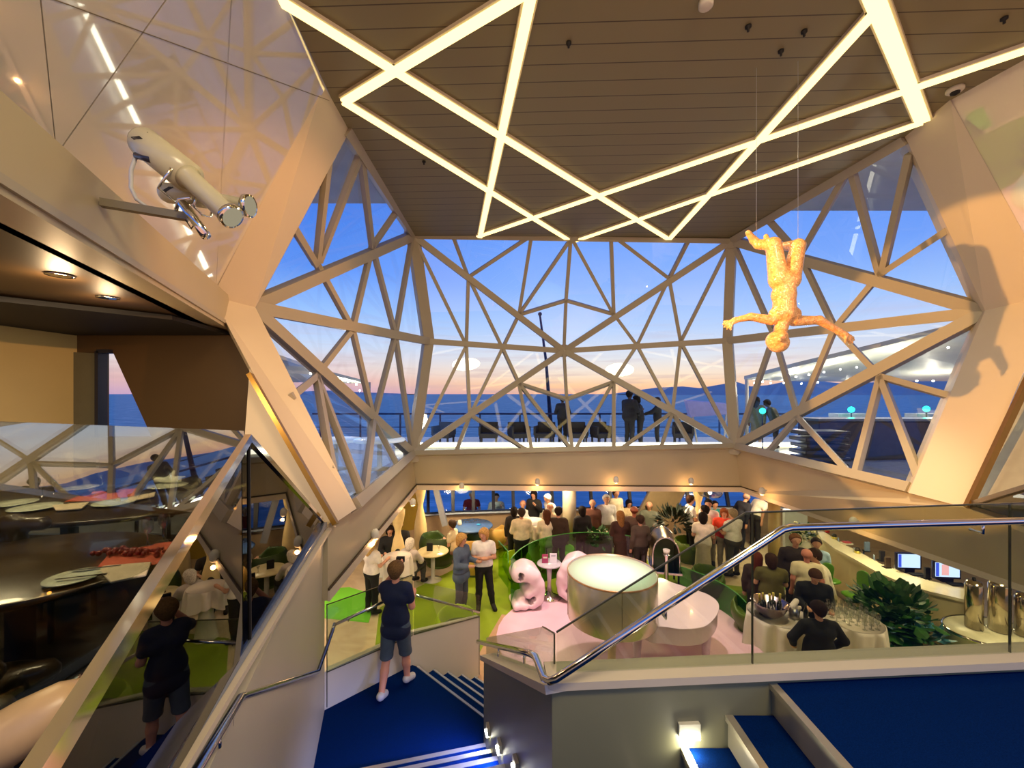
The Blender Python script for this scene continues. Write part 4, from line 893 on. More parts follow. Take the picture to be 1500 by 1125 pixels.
# bar group
stand(1109, 811, -30, 'red haired woman in dark top at the left edge of the bar group', 1.6, hair=(96, 40, 22), hs='long', shirt=(50, 30, 22), trs=(30, 22, 20), sleeve='long')
stand(1130, 813, -15, 'dark haired person in olive green T-shirt seen from behind near the bottle bowl', 1.66, hair=(60, 38, 24), hs='bob', shirt=(92, 84, 38), trs=(50, 44, 30), arms=('forward', 'forward'), wide=1.2, res=.02)
stand(1165, 784, 165, 'man in dark suit with pink shirt standing behind the bar group', 1.78, hair=(120, 80, 48), shirt=(46, 34, 34), trs=(40, 32, 30), sleeve='long', long=True, wide=1.2, face=True, res=.02)
stand(1196, 790, 150, 'person in pale blue shirt half hidden behind the suited man', 1.62, hair=(60, 46, 34), shirt=(168, 196, 226), trs=(40, 36, 34))
stand(1182, 806, -20, 'bald man in cream T-shirt seen from behind next to the bartender', 1.66, hair=(200, 130, 110), hs='bald', shirt=(236, 220, 186), trs=(90, 80, 60), skinc=(222, 142, 124), wide=1.15, res=.02)
sit(1208, 806, 70, 'seated man in white shirt and beige trousers turned left on a bar chair', H=1.95, z=.14, hair=(66, 46, 28), shirt=(240, 226, 204), trs=(224, 204, 156), sleeve='long', wide=1.2, lean=12, arms=('side', 'lap'), res=.02)
stand(1190, 830, 160, 'bartender in black shirt looking down while pouring at the cloth tables', 1.64, hair=(70, 44, 28), shirt=(14, 16, 20), trs=(14, 14, 16), sleeve='long', lean=12, hp=30, arms=('forward', 'forward'), wide=1.2, res=.018, face=True)
stand(1200, 884, -8, 'dark haired waiter in black suit seen from behind between the two cloth tables', 1.66, hair=(40, 26, 18), shirt=(14, 13, 15), trs=(12, 12, 14), sleeve='long', arms=('side', 'side'), wide=1.15, res=.018, hp=15, long=True)
# silhouettes on the terrace
def out(px, py, d, rz, lb, H, **k):
    k.setdefault('shirt', (40, 44, 50)); k.setdefault('trs', (34, 36, 42)); k.setdefault('hair', (24, 22, 24)); k.setdefault('skinc', (90, 70, 64)); k.setdefault('sleeve', 'long')
    person((px-CX)/FPX*d, d, TER, rz, lb, H, **k)
out(824, 585, 14.2, -10, 'lone dark figure standing at the deck rail outside', 1.62, arms=('drink', 'drink'))
out(922, 574, 13.2, -60, 'tallest of the dark figures huddled together outside', 1.8, wide=1.3, arms=('forward', 'forward'))
out(938, 583, 13.3, 80, 'dark figure leaning on the tallest figure outside', 1.66, hs='bob', arms=('forward', 'forward'), lean=10)
out(963, 584, 13.4, 70, 'shorter dark figure with reaching arms, right of the huddle outside', 1.58, arms=('reach', 'reach'))
out(1137, 587, 12.6, 60, 'figure in dark coat bending outside near the left green lantern', 1.56, lean=22, wide=1.2, shirt=(60, 62, 50))
out(1108, 586, 12.8, -40, 'figure in pale dress outside near the left green lantern', 1.6, hs='long', shirt=(120, 118, 96), trs=(120, 118, 96), bottom='dress')
# ---------- hanging glitter figure ----------
GF = bpy.data.materials.new('amber_glitter'); GF.use_nodes = True; nt = GF.node_tree; p = nt.nodes['Principled BSDF']
tc = nt.nodes.new('ShaderNodeTexCoord'); vo = nt.nodes.new('ShaderNodeTexVoronoi'); vo.inputs['Scale'].default_value = 55
rr = nt.nodes.new('ShaderNodeValToRGB'); rr.color_ramp.elements[0].color = (*lin((220, 150, 88)), 1); rr.color_ramp.elements[1].color = (*lin((255, 196, 128)), 1)
nt.links.new(tc.outputs['Object'], vo.inputs['Vector']); sv = nt.nodes.new('ShaderNodeSeparateXYZ'); nt.links.new(vo.outputs['Color'], sv.inputs[0]); nt.links.new(sv.outputs[0], rr.inputs[0]); nt.links.new(rr.outputs[0], p.inputs['Base Color'])
bm_ = nt.nodes.new('ShaderNodeBump'); bm_.inputs['Strength'].default_value = .45; bm_.inputs['Distance'].default_value = .012; nt.links.new(vo.outputs['Distance'], bm_.inputs['Height']); nt.links.new(bm_.outputs[0], p.inputs['Normal'])
p.inputs['Roughness'].default_value = .18; p.inputs['Specular IOR Level'].default_value = .9; p.inputs['Coat Weight'].default_value = .5
D = 4.8
def S(px, py, dd=0): v = W(px, py, D+dd); return np.array((v.x, v.y, v.z))
def cp(a, b, ra, rb): return (a, b, ra, rb)
pxm = D/FPX
caps = [cp(S(1139, 461), S(1160, 461), 12*pxm, 12*pxm), cp(S(1149, 458), S(1149, 432), 16*pxm, 14*pxm), cp(S(1144, 432), S(1152, 432), 13*pxm, 13*pxm), cp(S(1142, 411), S(1157, 411), 14*pxm, 14*pxm), cp(S(1149, 432), S(1150, 411), 14*pxm, 15*pxm),
        cp(S(1147, 468), S(1143, 487), 10*pxm, 8.5*pxm), cp(S(1140, 502), S(1138, 499), 14.5*pxm, 14.5*pxm), cp(S(1144, 492, -.06), S(1143, 494, -.08), 9*pxm, 8*pxm), cp(S(1142, 497, -.13), S(1142, 498, -.15), 3*pxm, 3*pxm),
        cp(S(1130, 469), S(1100, 464), 7.5*pxm, 5.5*pxm), cp(S(1100, 464), S(1077, 469), 5.5*pxm, 4*pxm), cp(S(1077, 469), S(1070, 473), 4.5*pxm, 4.5*pxm),
        cp(S(1163, 470), S(1200, 469), 8*pxm, 6*pxm), cp(S(1200, 469), S(1228, 485), 6.5*pxm, 4.5*pxm), cp(S(1228, 485), S(1238, 491), 4.5*pxm, 5*pxm),
        cp(S(1140, 408), S(1133, 358), 13*pxm, 10.5*pxm), cp(S(1133, 358), S(1111, 358, .10), 9.5*pxm, 7*pxm), cp(S(1111, 358, .1), S(1104, 352, .12), 6*pxm, 5.5*pxm), cp(S(1104, 352, .12), S(1096, 341, .08), 5.5*pxm, 4*pxm),
        cp(S(1159, 408), S(1169, 360), 12.5*pxm, 10*pxm), cp(S(1169, 360), S(1143, 361, .28), 9*pxm, 6*pxm), cp(S(1143, 361, .28), S(1125, 358, .34), 6*pxm, 4.5*pxm), cp(S(1125, 358, .34), S(1122, 346, .36), 5*pxm, 3.5*pxm)]
def fing(w, tips, r=1.9):
    for t_ in tips: m_ = (w+t_)/2+np.array((0, -.006, .004)); caps.append(cp(w, m_, r*pxm, r*.9*pxm)); caps.append(cp(m_, t_, r*.9*pxm, r*.7*pxm))
fing(S(1070, 473), [S(1060, 471), S(1059, 475), S(1061, 479), S(1065, 482), S(1070, 483, -.03)]); fing(S(1238, 491), [S(1250, 494), S(1251, 498), S(1249, 502), S(1245, 504), S(1238, 501, -.03)])
fig = blob('hanging_sculpture', caps, GF, None, .02, .0105)
fig['x'] = 1; del fig['x']
tag(fig, 'glittering amber sculpture of a naked falling figure hanging upside down from the ceiling', 'sculpture')
org = W(1148, 440, D)
for v_ in fig.data.vertices: v_.co = v_.co-org
fig.location = org
def cable(a, lb):
    z1 = ZC; o = MB().tube([a, V(a.x, a.y, z1)], .0018, 5).build('cable', mat('thin_wire', (210, 215, 225), .3, .4), fig, world=True); return o
cable(W(1108, 353, D+.1), ''); cable(W(1169, 352, D), '')

# ---------- stage spotlights on the left beam ----------
def wp(px, py, d=2.8): return W(px, py, d)
BRK = mat('bracket_grey', (126, 116, 88), .4, .3)
t = thing('light_bracket', 'grey steel arm reaching out from the left beam and carrying the spotlights', 'bracket', wp(148, 297, 2.69))
MB().beam(wp(148, 297, 2.66), wp(275, 318, 2.85), .05, .05, (0, 0, 1)).build('arm', BRK, t, world=True)
MB().tube([wp(258, 308, 2.8), wp(262, 292, 2.8), wp(280, 290, 2.8)], .012, 8).build('clamp', CHROME, t, world=True)
CB = mat('spot_cream', (206, 198, 160), .25, var=.03); DK_ = mat('vent_dark', (60, 56, 40), .6)
def can(name, lb, a, b_, c_, ra, rb, rc, lens, extra=()):
    t = thing('spotlight', lb, 'spotlight', a, group='spotlights on the left beam bracket')
    ax = (b_-a).normalized()
    MB().tube([a-ax*.012, a, a+ax*.03, b_], [ra*.55, ra*.85, ra, ra], 20).build('body', CB, t, world=True)
    MB().tube([b_, b_+ax*.01, c_-ax*.05, c_-ax*.02, c_], [ra*.8, rb, rb, rc, rc], 20).build('lens_tube', CB, t, world=True)
    MB().tube([c_-ax*.03, c_+ax*.004], rc*1.06, 20).build('lens_ring', CHROME, t, world=True)
    MB().tube([c_+ax*.003, c_+ax*.006], rc*.9, 16).build('lens', lens, t, world=True)
    up = V(0, 0, 1); sd = ax.cross(up).normalized(); u2 = sd.cross(ax)
    v_ = MB()
    for k in (-1, 0, 1): v_.beam(a+ax*(.06+.012*k)-V(0, 0, 0)+(-V(0, 1, 0)*ra*.99)+u2*(-.02), a+ax*(.11+.012*k)+(-V(0, 1, 0)*ra*.99)+u2*(.02), .005, .006, (0, -1, 0))
    v_.build('vent', DK_, t, world=True)
    MB().tube([b_+sd*ra*1.15, b_+sd*ra*1.15-u2*ra*1.5, b_-u2*ra*1.8, b_-sd*ra*1.15-u2*ra*1.5, b_-sd*ra*1.15], .009, 8).build('yoke', CHROME, t, world=True)
    return t, ax, u2, sd
LN = emis('spot_lens', (255, 240, 200), .22)
t1, ax, u2, sd = can('spotlight', 'large cream spotlight with a long flared nose, uppermost on the bracket', wp(208, 206, 2.85), wp(276, 260, 2.8), wp(340, 318, 2.72), .105, .066, .075, LN)
MB().box(wp(212, 196, 2.77), (.05, .01, .02)).build('label_plate', BLK, t1, world=True)
MB().tube([wp(200, 228, 2.8), wp(222, 234, 2.75)], .022, 10).build('rear_knob', mat('knob_dark', (40, 40, 60), .3), t1, world=True)
MB().tube([wp(200, 226, 2.8), wp(192, 250, 2.8), wp(192, 275, 2.8), wp(200, 292, 2.8), wp(214, 302, 2.8)], .012, 8).build('power_cable', mat('cable_white', (206, 206, 196), .5), t1, world=True)
can('spotlight', 'smaller cream spotlight below, its wide nose pointing right', wp(240, 282, 2.98), wp(300, 290, 2.98), wp(366, 302, 2.98), .07, .05, .075, LN)
t = thing('spotlight_sleeve', 'short polished chrome tube hanging under the spotlights', 'spotlight', wp(268, 300, 2.75)); MB().tube([wp(268, 298, 2.75), wp(302, 346, 2.72)], .03, 16).build('sleeve', CHROME, t, world=True)
MB().tube([wp(272, 322, 2.74), wp(280, 335, 2.72), wp(290, 322, 2.72)], .004, 6).build('safety_wire', BLK, t, world=True)

# ---------- stage furniture ----------
PK = mat('pale_pink_gloss', (240, 214, 226), .25, var=.02, coat=.3)  # pink stage light mixed into the piano's white; the pink chairs share it
LX, LY = 1.68, 6.9
MIR = mat('mirror_shade', (216, 206, 184), .22, .55, var=.03, vscale=.7)
t = thing('giant_drum_lamp', 'giant drum lamp with glowing white top and mirror metal sides in front of the piano', 'lamp', (LX, LY, .03))
MB().lathe([(.735, .93), (.74, .94), (.74, 1.68), (.735, 1.69), (.725, 1.69), (.725, .93)], (0, 0, 0), 64, cap=False).build('shade', MIR, t)
GT = bpy.data.materials.new('glowing_top'); GT.use_nodes = True; nt = GT.node_tree; nt.nodes.clear(); o_ = nt.nodes.new('ShaderNodeOutputMaterial'); em = nt.nodes.new('ShaderNodeEmission')
tc = nt.nodes.new('ShaderNodeTexCoord'); ln_ = nt.nodes.new('ShaderNodeVectorMath'); ln_.operation = 'DISTANCE'; ln_.inputs[1].default_value = (0, 0, 1.66); nt.links.new(tc.outputs['Object'], ln_.inputs[0])
r_ = nt.nodes.new('ShaderNodeValToRGB'); e = r_.color_ramp.elements; e[0].position = .2; e[0].color = (1.0, 1.0, .93, 1); e[1].position = .76; e[1].color = (.62, .5, .3, 1); q = e.new(.55); q.color = (.8, .86, .55, 1)
nt.links.new(ln_.outputs['Value'], r_.inputs[0]); nt.links.new(r_.outputs[0], em.inputs[0]); em.inputs[1].default_value = .85; nt.links.new(em.outputs[0], o_.inputs[0]); MATS['gt'] = GT
MB().lathe([(.001, 1.665), (.725, 1.665)], (0, 0, 0), 48, cap=False).build('diffuser', GT, t)
MB().lathe([(.725, 1.66), (.738, 1.695), (.745, 1.69), (.745, 1.67)], (0, 0, 0), 64, cap=False).build('rim', mat('rim_copper', (200, 150, 100), .3, .5), t)
b = MB()
for k in range(4): a_ = -math.pi/2-.03+k*math.pi/2; b.beam(V(.743*math.cos(a_), .743*math.sin(a_), .94), V(.743*math.cos(a_), .743*math.sin(a_), 1.67), .006, .004, (math.cos(a_), math.sin(a_), 0))
b.build('seam', mat('seam_dark', (120, 108, 80), .4), t)
MB().lathe([(.26, .0), (.24, .02), (.08, .05), (.065, .25), (.08, .6), (.16, .93), (.2, 1.2), (.001, 1.2)], (0, 0, 0), 28).build('stem', mat('stem_beige', (222, 200, 156), .35), t)
# piano
zt_ = .9; ol = [Zp(1000, 921, zt_), Zp(1030, 918, zt_), Zp(1046, 906, zt_), Zp(1053, 893, zt_), Zp(1051, 881, zt_), Zp(1036, 870, zt_), Zp(1012, 862, zt_), Zp(985, 853, zt_), Zp(962, 846, zt_), V(2.2, 8.35, zt_), V(2.0, 8.3, zt_), V(1.86, 7.85, zt_), V(1.98, 7.2, zt_), V(2.25, 6.75, zt_), Zp(975, 918, zt_)]
t = thing('grand_piano', 'pale pink white grand piano with closed lid behind the giant drum lamp', 'piano', V(2.8, 7.4, .03))
def smooth_loop(P, n=5):
    o = []; L_ = len(P)
    for i in range(L_):
        p0, p1, p2, p3 = P[i-1], P[i], P[(i+1) % L_], P[(i+2) % L_]
        for j in range(n):
            u_ = j/n; o.append(.5*((2*p1)+(p2-p0)*u_+(2*p0-5*p1+4*p2-p3)*u_*u_+(3*p1-p0-3*p2+p3)*u_**3))
    return o
ol = smooth_loop(ol)
cen_ = sum(ol, V(0, 0, 0))/len(ol)
MB().prism([V(q.x, q.y, .875) for q in ol], (0, 0, .025)).build('lid', PK, t, world=True, bevel=.008)
MB().prism([cen_+(V(q.x, q.y, zt_)-cen_)*.97+V(0, 0, .6-zt_) for q in ol], (0, 0, .27)).build('case', PK, t, world=True, bevel=.01)
for q in [Zp(1034, 962, .03), V(2.25, 8.1, .6), V(2.2, 7.2, .6)]: MB().tube([V(q.x, q.y, .03), V(q.x, q.y, .08), V(q.x, q.y, .6)], [.06, .065, .10], 8).build('leg', PK, t, world=True)
MB().box((1.9, 7.85, .72), (.22, .9, .06)).build('keyboard', mat('key_white', (240, 236, 230), .3), t, world=True)
# organic pink chairs
def egg(lb, loc, rz, sc=1.):
    # swooping one-piece chair: tall curved back shell with an oval opening, scooped seat, looped foot
    q = lambda x, z, r, y0=-.2, y1=.2: ((x-.4, y0, z), (x-.4, y1, z), r*.95, r*.95)
    B = [q(.27, .70, .17, -.1, .1), q(.42, .74, .17, -.16, .16), q(.56, .68, .16, -.2, .2), q(.66, .52, .13, -.22, .22), q(.69, .36, .12), q(.66, .2, .12), q(.54, .11, .1), q(.36, .09, .09), q(.2, .09, .08), q(.3, .2, .07, -.14, .14), q(.45, .34, .1, -.2, .2), q(.56, .42, .1, -.2, .2)]
    Cc = [((-.12, -1, .66), (-.12, 1, .66), .05, .05), ((-.115, -1, .74), (-.115, 1, .74), .055, .055), ((.09, -1, .17), (.09, 1, .17), .045, .045), ((.14, -1, .24), (.14, 1, .24), .05, .05), ((-.38, -1, .34), (-.38, 1, .34), .15, .15)]
    f_ = lambda L_: [(tuple(np.array(a)*sc), tuple(np.array(b_)*sc), r1*sc, r2*sc) for a, b_, r1, r2 in L_]
    o = blob('organic_chair', f_(B), PK, None, .10, .013, cut=f_(Cc), clip=[((0, 0, -1), 0.)])
    o.location = loc; o.rotation_euler = (0, 0, math.radians(rz)); return tag(o, lb, 'chair', 'organic pink chairs on the stage')
egg('pale pink moulded chair with an oval hole, standing left of the small table', (.26, 9.05, .03), 12, 1.06)
egg('pale pink moulded chair half hidden behind the giant drum lamp', (1.5, 9.35, .03), 160, 1.12)
t = thing('pedestal_table', 'small pink pedestal table with chrome foot between the pink chairs', 'table', (.86, 9.45, .03))
MB().lathe([(.27, .74), (.29, .76), (.27, .78)], seg=32).build('tabletop', mat('table_grey', (190, 186, 196), .1), t); MB().lathe([(.06, .12), (.04, .3), (.07, .74)]).build('stem', PK, t); MB().lathe([(.29, 0), (.28, .03), (.1, .07), (.055, .14)], seg=28).build('foot', CHROME, t)
t = thing('menu_card', 'dark pink folded menu card on the small pedestal table', 'card', (.76, 9.42, .81)); MB().box((0, 0, .1), (.14, .02, .2)).build('card', mat('menu_pink', (160, 54, 96), .5), t); MB().box((0, -.011, .13), (.09, .004, .035)).build('print', WHITE, t)
t = thing('menu_card', 'white folded menu card on the small pedestal table', 'card', (.95, 9.42, .81)); MB().box((0, 0, .11), (.16, .02, .22)).build('card', mat('menu_white', (236, 230, 240), .5), t); MB().box((0, -.011, .17), (.1, .004, .02)).build('print', mat('print_grey', (120, 120, 140), .5), t)
# green glass ring
GG = glass('green_glass', (96, 170, 84), .5, .06); LG_ = glass('lime_glass', (170, 215, 30), .4, .05)
def gscreen(lb, pts, h, m, cat='glass screen'):
    t = thing('glass_partition', lb, cat, V(pts[0].x, pts[0].y, 0)); b = MB(); 
    vs = [V(q.x, q.y, .01) for q in pts]+[V(q.x, q.y, h) for q in pts]; n = len(pts); b.smooth = True; b.add(vs, [(i, i+1, i+1+n, i+n) for i in range(n-1)]); b.build('glass_panel', m, t, world=True)
    MB().tube([V(q.x, q.y, h) for q in pts], .012, 6).build('top_edge', mat('green_edge', (70, 150, 60), .3), t, world=True); return t
def arc(cx, cy, rx, ry, a0, a1, n=24): return [V(cx+rx*math.cos(math.radians(a0+(a1-a0)*i/n)), cy+ry*math.sin(math.radians(a0+(a1-a0)*i/n)), 0) for i in range(n+1)]
gscreen('tall curved dark green glass screen behind the pink chairs', arc(2.0, 8.3, 2.1, 2.35, 165, 52), 1.1, GG)
gscreen('low curved green glass screen behind the piano tail', arc(2.0, 8.3, 2.6, 2.1, 42, -8), .62, GG)
gscreen('lime green glass panel rising left of the pink chairs', [V(-.35, 10.6, 0), V(-.1, 9.9, 0), V(-.08, 9.2, 0)], .9, LG_)
# lime shells behind the screen
LIME = mat('lime_shell', (166, 196, 20), .35, coat=.3); OLG = mat('olive_green_shell', (78, 100, 18), .4); TAN = mat('tan_shell', (224, 176, 90), .4)
def tub(name, lb, loc, rz, m1, m2, sc=1., grp='round tub chairs', z0=.0):
    t = thing(name, lb, 'chair', loc, math.radians(rz), grp)
    o = blob('shell', [((0, 0, .42*sc), (0, .04, .46*sc), .42*sc, .42*sc), ((0, 0, .2*sc), (0, 0, .4*sc), .3*sc, .4*sc)], m1, t, .05, .025, cut=[((0, .0, .55*sc), (0, .02, 1.2*sc), .33*sc, .5*sc), ((0, -.35, .8*sc), (0, -.9, .62*sc), .3*sc, .3*sc)], clip=[((0, -.32, .95), .72*sc), ((0, 0, -1), 0)])
    MB().lathe([(.3*sc, .36*sc), (.34*sc, .4*sc), (.3*sc, .45*sc), (.01, .46*sc)], seg=20).build('seat_cushion', m2, t)
    MB().lathe([(.26*sc, 0), (.28*sc, .03), (.2*sc, .1)], seg=20).build('foot', OLG, t); return t
tub('tub_chair', 'large tan yellow tub chair holding the man in the cream shirt', (-1.0, 10.75, 0), 75, TAN, OLG, 1.05)
tub('tub_chair', 'cream tub chair by the window under the reading man', (-.52, 12.55, 0), 190, TAN, OLG, .95)
tub('tub_chair', 'dark green tub chair with high back beside the tan wave column', (-2.0, 11.3, 0), 150, mat('dk_green_shell', (48, 70, 14), .45), OLG, 1.25)
tub('tub_chair', 'dark green round pouf chair in front of the blue round table', (-1.0, 11.75, 0), 20, mat('dk_green_shell', (48, 70, 14)), OLG, .9)
tub('tub_chair', 'lime green shell chair seen through the dark green glass, left one', (.15, 10.4, 0), 30, LIME, LIME, .9, 'lime shell chairs behind the green glass')
tub('tub_chair', 'lime green shell chair seen through the dark green glass, right one', (1.35, 11.0, 0), -20, LIME, LIME, .85, 'lime shell chairs behind the green glass')
tub('tub_chair', 'lime green chair glowing through the landing glass right of the boy', (-1.0, 7.55, 0), 40, LIME, OLG, .95, 'lime chairs by the landing')
tub('tub_chair', 'olive green chair near the bar group, right of the piano', (4.75, 8.1, 0), -60, OLG, OLG, .9)
tub('tub_chair', 'upright olive green chair behind the officer group, upper one', (4.95, 11.5, 0), 10, OLG, OLG, .9)
tub('tub_chair', 'olive green chair right of the grey haired man in white', (4.6, 9.6, 0), 10, OLG, OLG, .85)
# wave columns
def wavecol(lb, x, y, h=1.75):
    t = thing('wave_column', lb, 'floor lamp', (x, y, 0)); pr = []
    for i in range(17):
        u_ = i/16; pr.append((.06+.12*abs(math.sin(u_*math.pi*1.5)), u_*h))
    MB().lathe(pr, seg=20).build('column', mat('wave_cream', (236, 204, 140), .5, emit=(255, 214, 140), es=.06), t)
    MB().lathe([(.2, 0), (.2, .02)]).build('base', WHITE, t); return t
q = W(616, 790, 11.6); wavecol('tan wave shaped column lamp by the left lounge windows', q.x, q.y, 2.3)
q = W(583, 790, 10.6); wavecol('second wave column lamp, half hidden at the sloping ceiling edge', q.x, q.y, 1.7)
q = W(1023, 760, 12.2); wavecol('cream tapered column lamp behind the officer group', q.x, q.y, 2.1)
t = thing('glass_chandelier', 'clear glass bowl lamp above the officer group', 'lamp', W(1040, 722, 11.6)); MB().lathe([(.1, -.12), (.28, -.08), (.34, .02), (.34, .1)], cap=False).build('bowl', glass('bowl_glass', (230, 230, 220), .9, .25), t); MB().ball((0, 0, 0), .05).build('bulb', emis('bowl_bulb', (230, 235, 255), 8), t)
MB().tube([(0, 0, .1), (0, 0, 2.42-W(1040, 722, 11.6).z)], .01, 6).build('stem', CHROME, t)
# cocktail tables
CLO = mat('white_tablecloth', (236, 222, 210), .8, var=.03, bump=.1)
def cloth_table(lb, x, y, r, h, skirt=.5, flare=1.0, n=11, seed=0, cat='table'):
    t = thing('cloth_table', lb, cat, (x, y, 0)); rnd = random.Random(seed)
    b = MB(); seg = 72; prof = [(r*.98, h), (r, h-.005), (r*1.01, h-.06), (r*1.02, h-.2), (r*1.04, h-skirt)]
    vs = []
    for j, (rr_, zz) in enumerate(prof):
        for k in range(seg):
            an = 2*math.pi*k/seg; wv = (j/4)**1.3*(.05*math.sin(an*n)+.03*math.sin(an*(n*2-3)+1)); dz = -(.07*(math.sin(an*2+seed)+.4*math.sin(an*5)) if j == 4 else 0)
            vs.append(V((rr_+wv)*math.cos(an), (rr_+wv)*math.sin(an), max(.02, zz+dz)))
    fs = [(j*seg+k, j*seg+(k+1) % seg, (j+1)*seg+(k+1) % seg, (j+1)*seg+k) for j in range(4) for k in range(seg)]+[tuple(range(seg))]
    b.smooth = True; b.add(vs, fs); b.build('cloth', CLO, t)
    MB().lathe([(r*.8*flare, 0), (r*.55, .12), (r*.38, h*.45), (r*.5, h-.05)], seg=28, cap=False).build('cloth_skirt', CLO, t)
    return t
t1_ = cloth_table('round white clothed table carrying the big bottle bowl at lower right', 4.42, 6.8, .46, 1.05, .45, 1.1, 9, 2)
t2_ = cloth_table('round white clothed table full of wine glasses at lower right', 5.58, 6.72, .42, 1.0, .5, 1.1, 9, 5)
cloth_table('small white clothed table beside the waitress, left of the boy', -2.62, 9.35, .32, 1.0, .4, .8, 8, 1)
cloth_table('white clothed high table in the middle of the left crowd', .58, 11.75, .42, 1.05, .35, .8, 8, 4)
cloth_table('white clothed table among the people right of the round post', 2.55, 12.1, .4, 1.0, .3, .8, 8, 6)
t = thing('side_table', 'small round pale table with a dark card, left of the man in the tub chair', 'table', (-2.0, 10.35, 0)); MB().lathe([(.38, .7), (.4, .72), (.38, .74)], seg=32).build('tabletop', mat('pale_top', (224, 206, 160), .2), t); MB().lathe([(.25, 0), (.05, .05), (.05, .7)]).build('foot', WHITE, t)
t = thing('menu_card', 'dark menu card standing on the small round pale table', 'card', (-2.07, 10.3, .75)); MB().box((0, 0, .1), (.15, .02, .2)).build('card', BLK, t)
t = thing('cocktail_glass', 'small clear glass on the pale round table beside the menu card', 'glass', (-1.83, 10.25, .745)); MB().lathe([(.03, 0), (.006, .01), (.006, .07), (.045, .15)], cap=False).build('glass', glass('drink_glass', (240, 240, 230), .9, .2), t)
t = thing('round_table', 'blue topped round table in front of the man in red', 'table', (-1.22, 12.35, 0)); MB().lathe([(.62, .7), (.65, .73), (.62, .76)], seg=36).build('tabletop', mat('blue_top', (90, 120, 170), .15), t); MB().lathe([(.3, 0), (.1, .06), (.1, .7)]).build('foot', OLG, t)
for i, (dx, lb) in enumerate([(-.35, 'white candle holder at the left of the blue round table'), (.22, 'blue napkin dish at the right of the blue round table')]):
    t = thing('table_item', lb, 'tableware', (-1.22+dx, 12.3, .765)); MB().lathe([(.06, 0), (.07, .02), (.05, .14 if i == 0 else .03)]).build('holder', WHITE if i == 0 else mat('dish_blue', (60, 160, 220), .3), t)
# roll top food station
t = thing('roll_top_station', 'large domed metal roll top serving station behind the piano', 'serving station', (3.75, 10.1, 0), math.radians(-14))
b = MB(); prof = []
for k in range(13):
    an = math.pi*k/12; prof.append((-.3*math.cos(an), .42*math.sin(an)+.88))
b_o = [(-.3, .5)]+prof+[(.3, .5)]
vs = [V(x, -.42, z) for x, z in b_o]+[V(x, .42, z) for x, z in b_o]; n = len(b_o); b.smooth = True
b.add(vs, [(i, i+1, i+1+n, i+n) for i in range(n-1)]); vs2 = [V(x*.93, v.y, z-.02) for (x, z), v in zip(b_o*2, vs)]; b.add(vs2, [(i, i+n, i+1+n, i+1) for i in range(n-1)]); b.build('dome', mat('ribbed_steel', (150, 136, 116), .3, 1., var=.25, vscale=22, bump=.3, bscale=30), t)
for yy in (-.42, .42): MB().tube([V(x, yy, z) for x, z in b_o], .02, 8).build('arch_rim', CHROME, t)
MB().prism([V(x*.93, .40, z-.02) for x, z in b_o], (0, .01, 0)).build('back_panel', OLG, t)
MB().box((0, 0, .47), (.72, .95, .06)).build('tray', CHROME, t, bevel=.01)
for sx_ in (-.28, .28):
    for sy_ in (-.36, .36): MB().tube([(sx_, sy_, 0), (sx_, sy_, .45)], .02, 8).build('leg', BLACK, t)
t = thing('table_lamp', 'small white cylinder candle in the mouth of the metal dome station', 'candle', (3.62, 9.6, .0)); MB().lathe([(.05, 0), (.05, .9), (.1, .95)]).build('stand', CHROME, t); MB().lathe([(.06, .95), (.08, 1.05), (.07, 1.05)]).build('cup', WHITE, t)
# flower planter
def leafblob(b, c, n, r, size, seed, flat=.5, up=0.):
    rnd = random.Random(seed)
    for i in range(n):
        th = rnd.uniform(0, 2*math.pi); ph = rnd.uniform(-.3, 1.2); d = V(math.cos(th)*math.cos(ph), math.sin(th)*math.cos(ph), math.sin(ph))
        o = Vector(c)+d*r*rnd.uniform(.5, 1); side_ = V(-d.y, d.x, rnd.uniform(-.4, .4)).normalized(); L_ = size*rnd.uniform(.7, 1.2); tip = (d+V(0, 0, rnd.uniform(-.6, .5))).normalized()
        w_ = L_*flat; nn_ = side_.cross(tip)*L_*.08
        b.add([o, o+tip*L_*.35+side_*w_*.5+nn_, o+tip*L_*.75+side_*w_*.42+nn_, o+tip*L_, o+tip*L_*.75-side_*w_*.42+nn_, o+tip*L_*.35-side_*w_*.5+nn_, o+tip*L_*.5], [(0, 1, 6), (1, 2, 6), (2, 3, 6), (3, 4, 6), (4, 5, 6), (5, 0, 6)])
LEAF = mat('dark_leaf', (36, 84, 22), .55, var=.3, vscale=6); LEAFB = mat('blue_leaf', (70, 130, 150), .35, var=.3, vscale=8)
t = thing('flower_planter', 'dark green planter box with pale flowers right of the round post', 'planter', (2.28, 10.9, 0))
MB().box((0, 0, .4), (.62, .5, .8)).build('box', mat('planter_dark', (26, 40, 14), .6), t, bevel=.02); b = MB(); leafblob(b, (0, 0, .82), 90, .3, .16, 3); b.build('foliage', LEAF, t)
b = MB()
for i in range(26): r_ = random.Random(i); b.ball((r_.uniform(-.3, .3), r_.uniform(-.22, .22), .92+r_.uniform(-.03, .12)), r_.uniform(.025, .05), 6, sz=.6)
b.build('flowers', mat('pale_flower', (238, 232, 196), .6), t)
t = thing('potted_palm', 'dark bushy plant by the slanted olive slab under the windows', 'plant', W(987, 768, 11.6)*1); t.location.z = 0
MB().lathe([(.16, 0), (.2, .5)]).build('pot', OLG, t); b = MB(); leafblob(b, (0, 0, 1.0), 120, .4, .3, 8, .3); b.build('foliage', mat('palm_dark', (24, 34, 18), .5, var=.3), t)
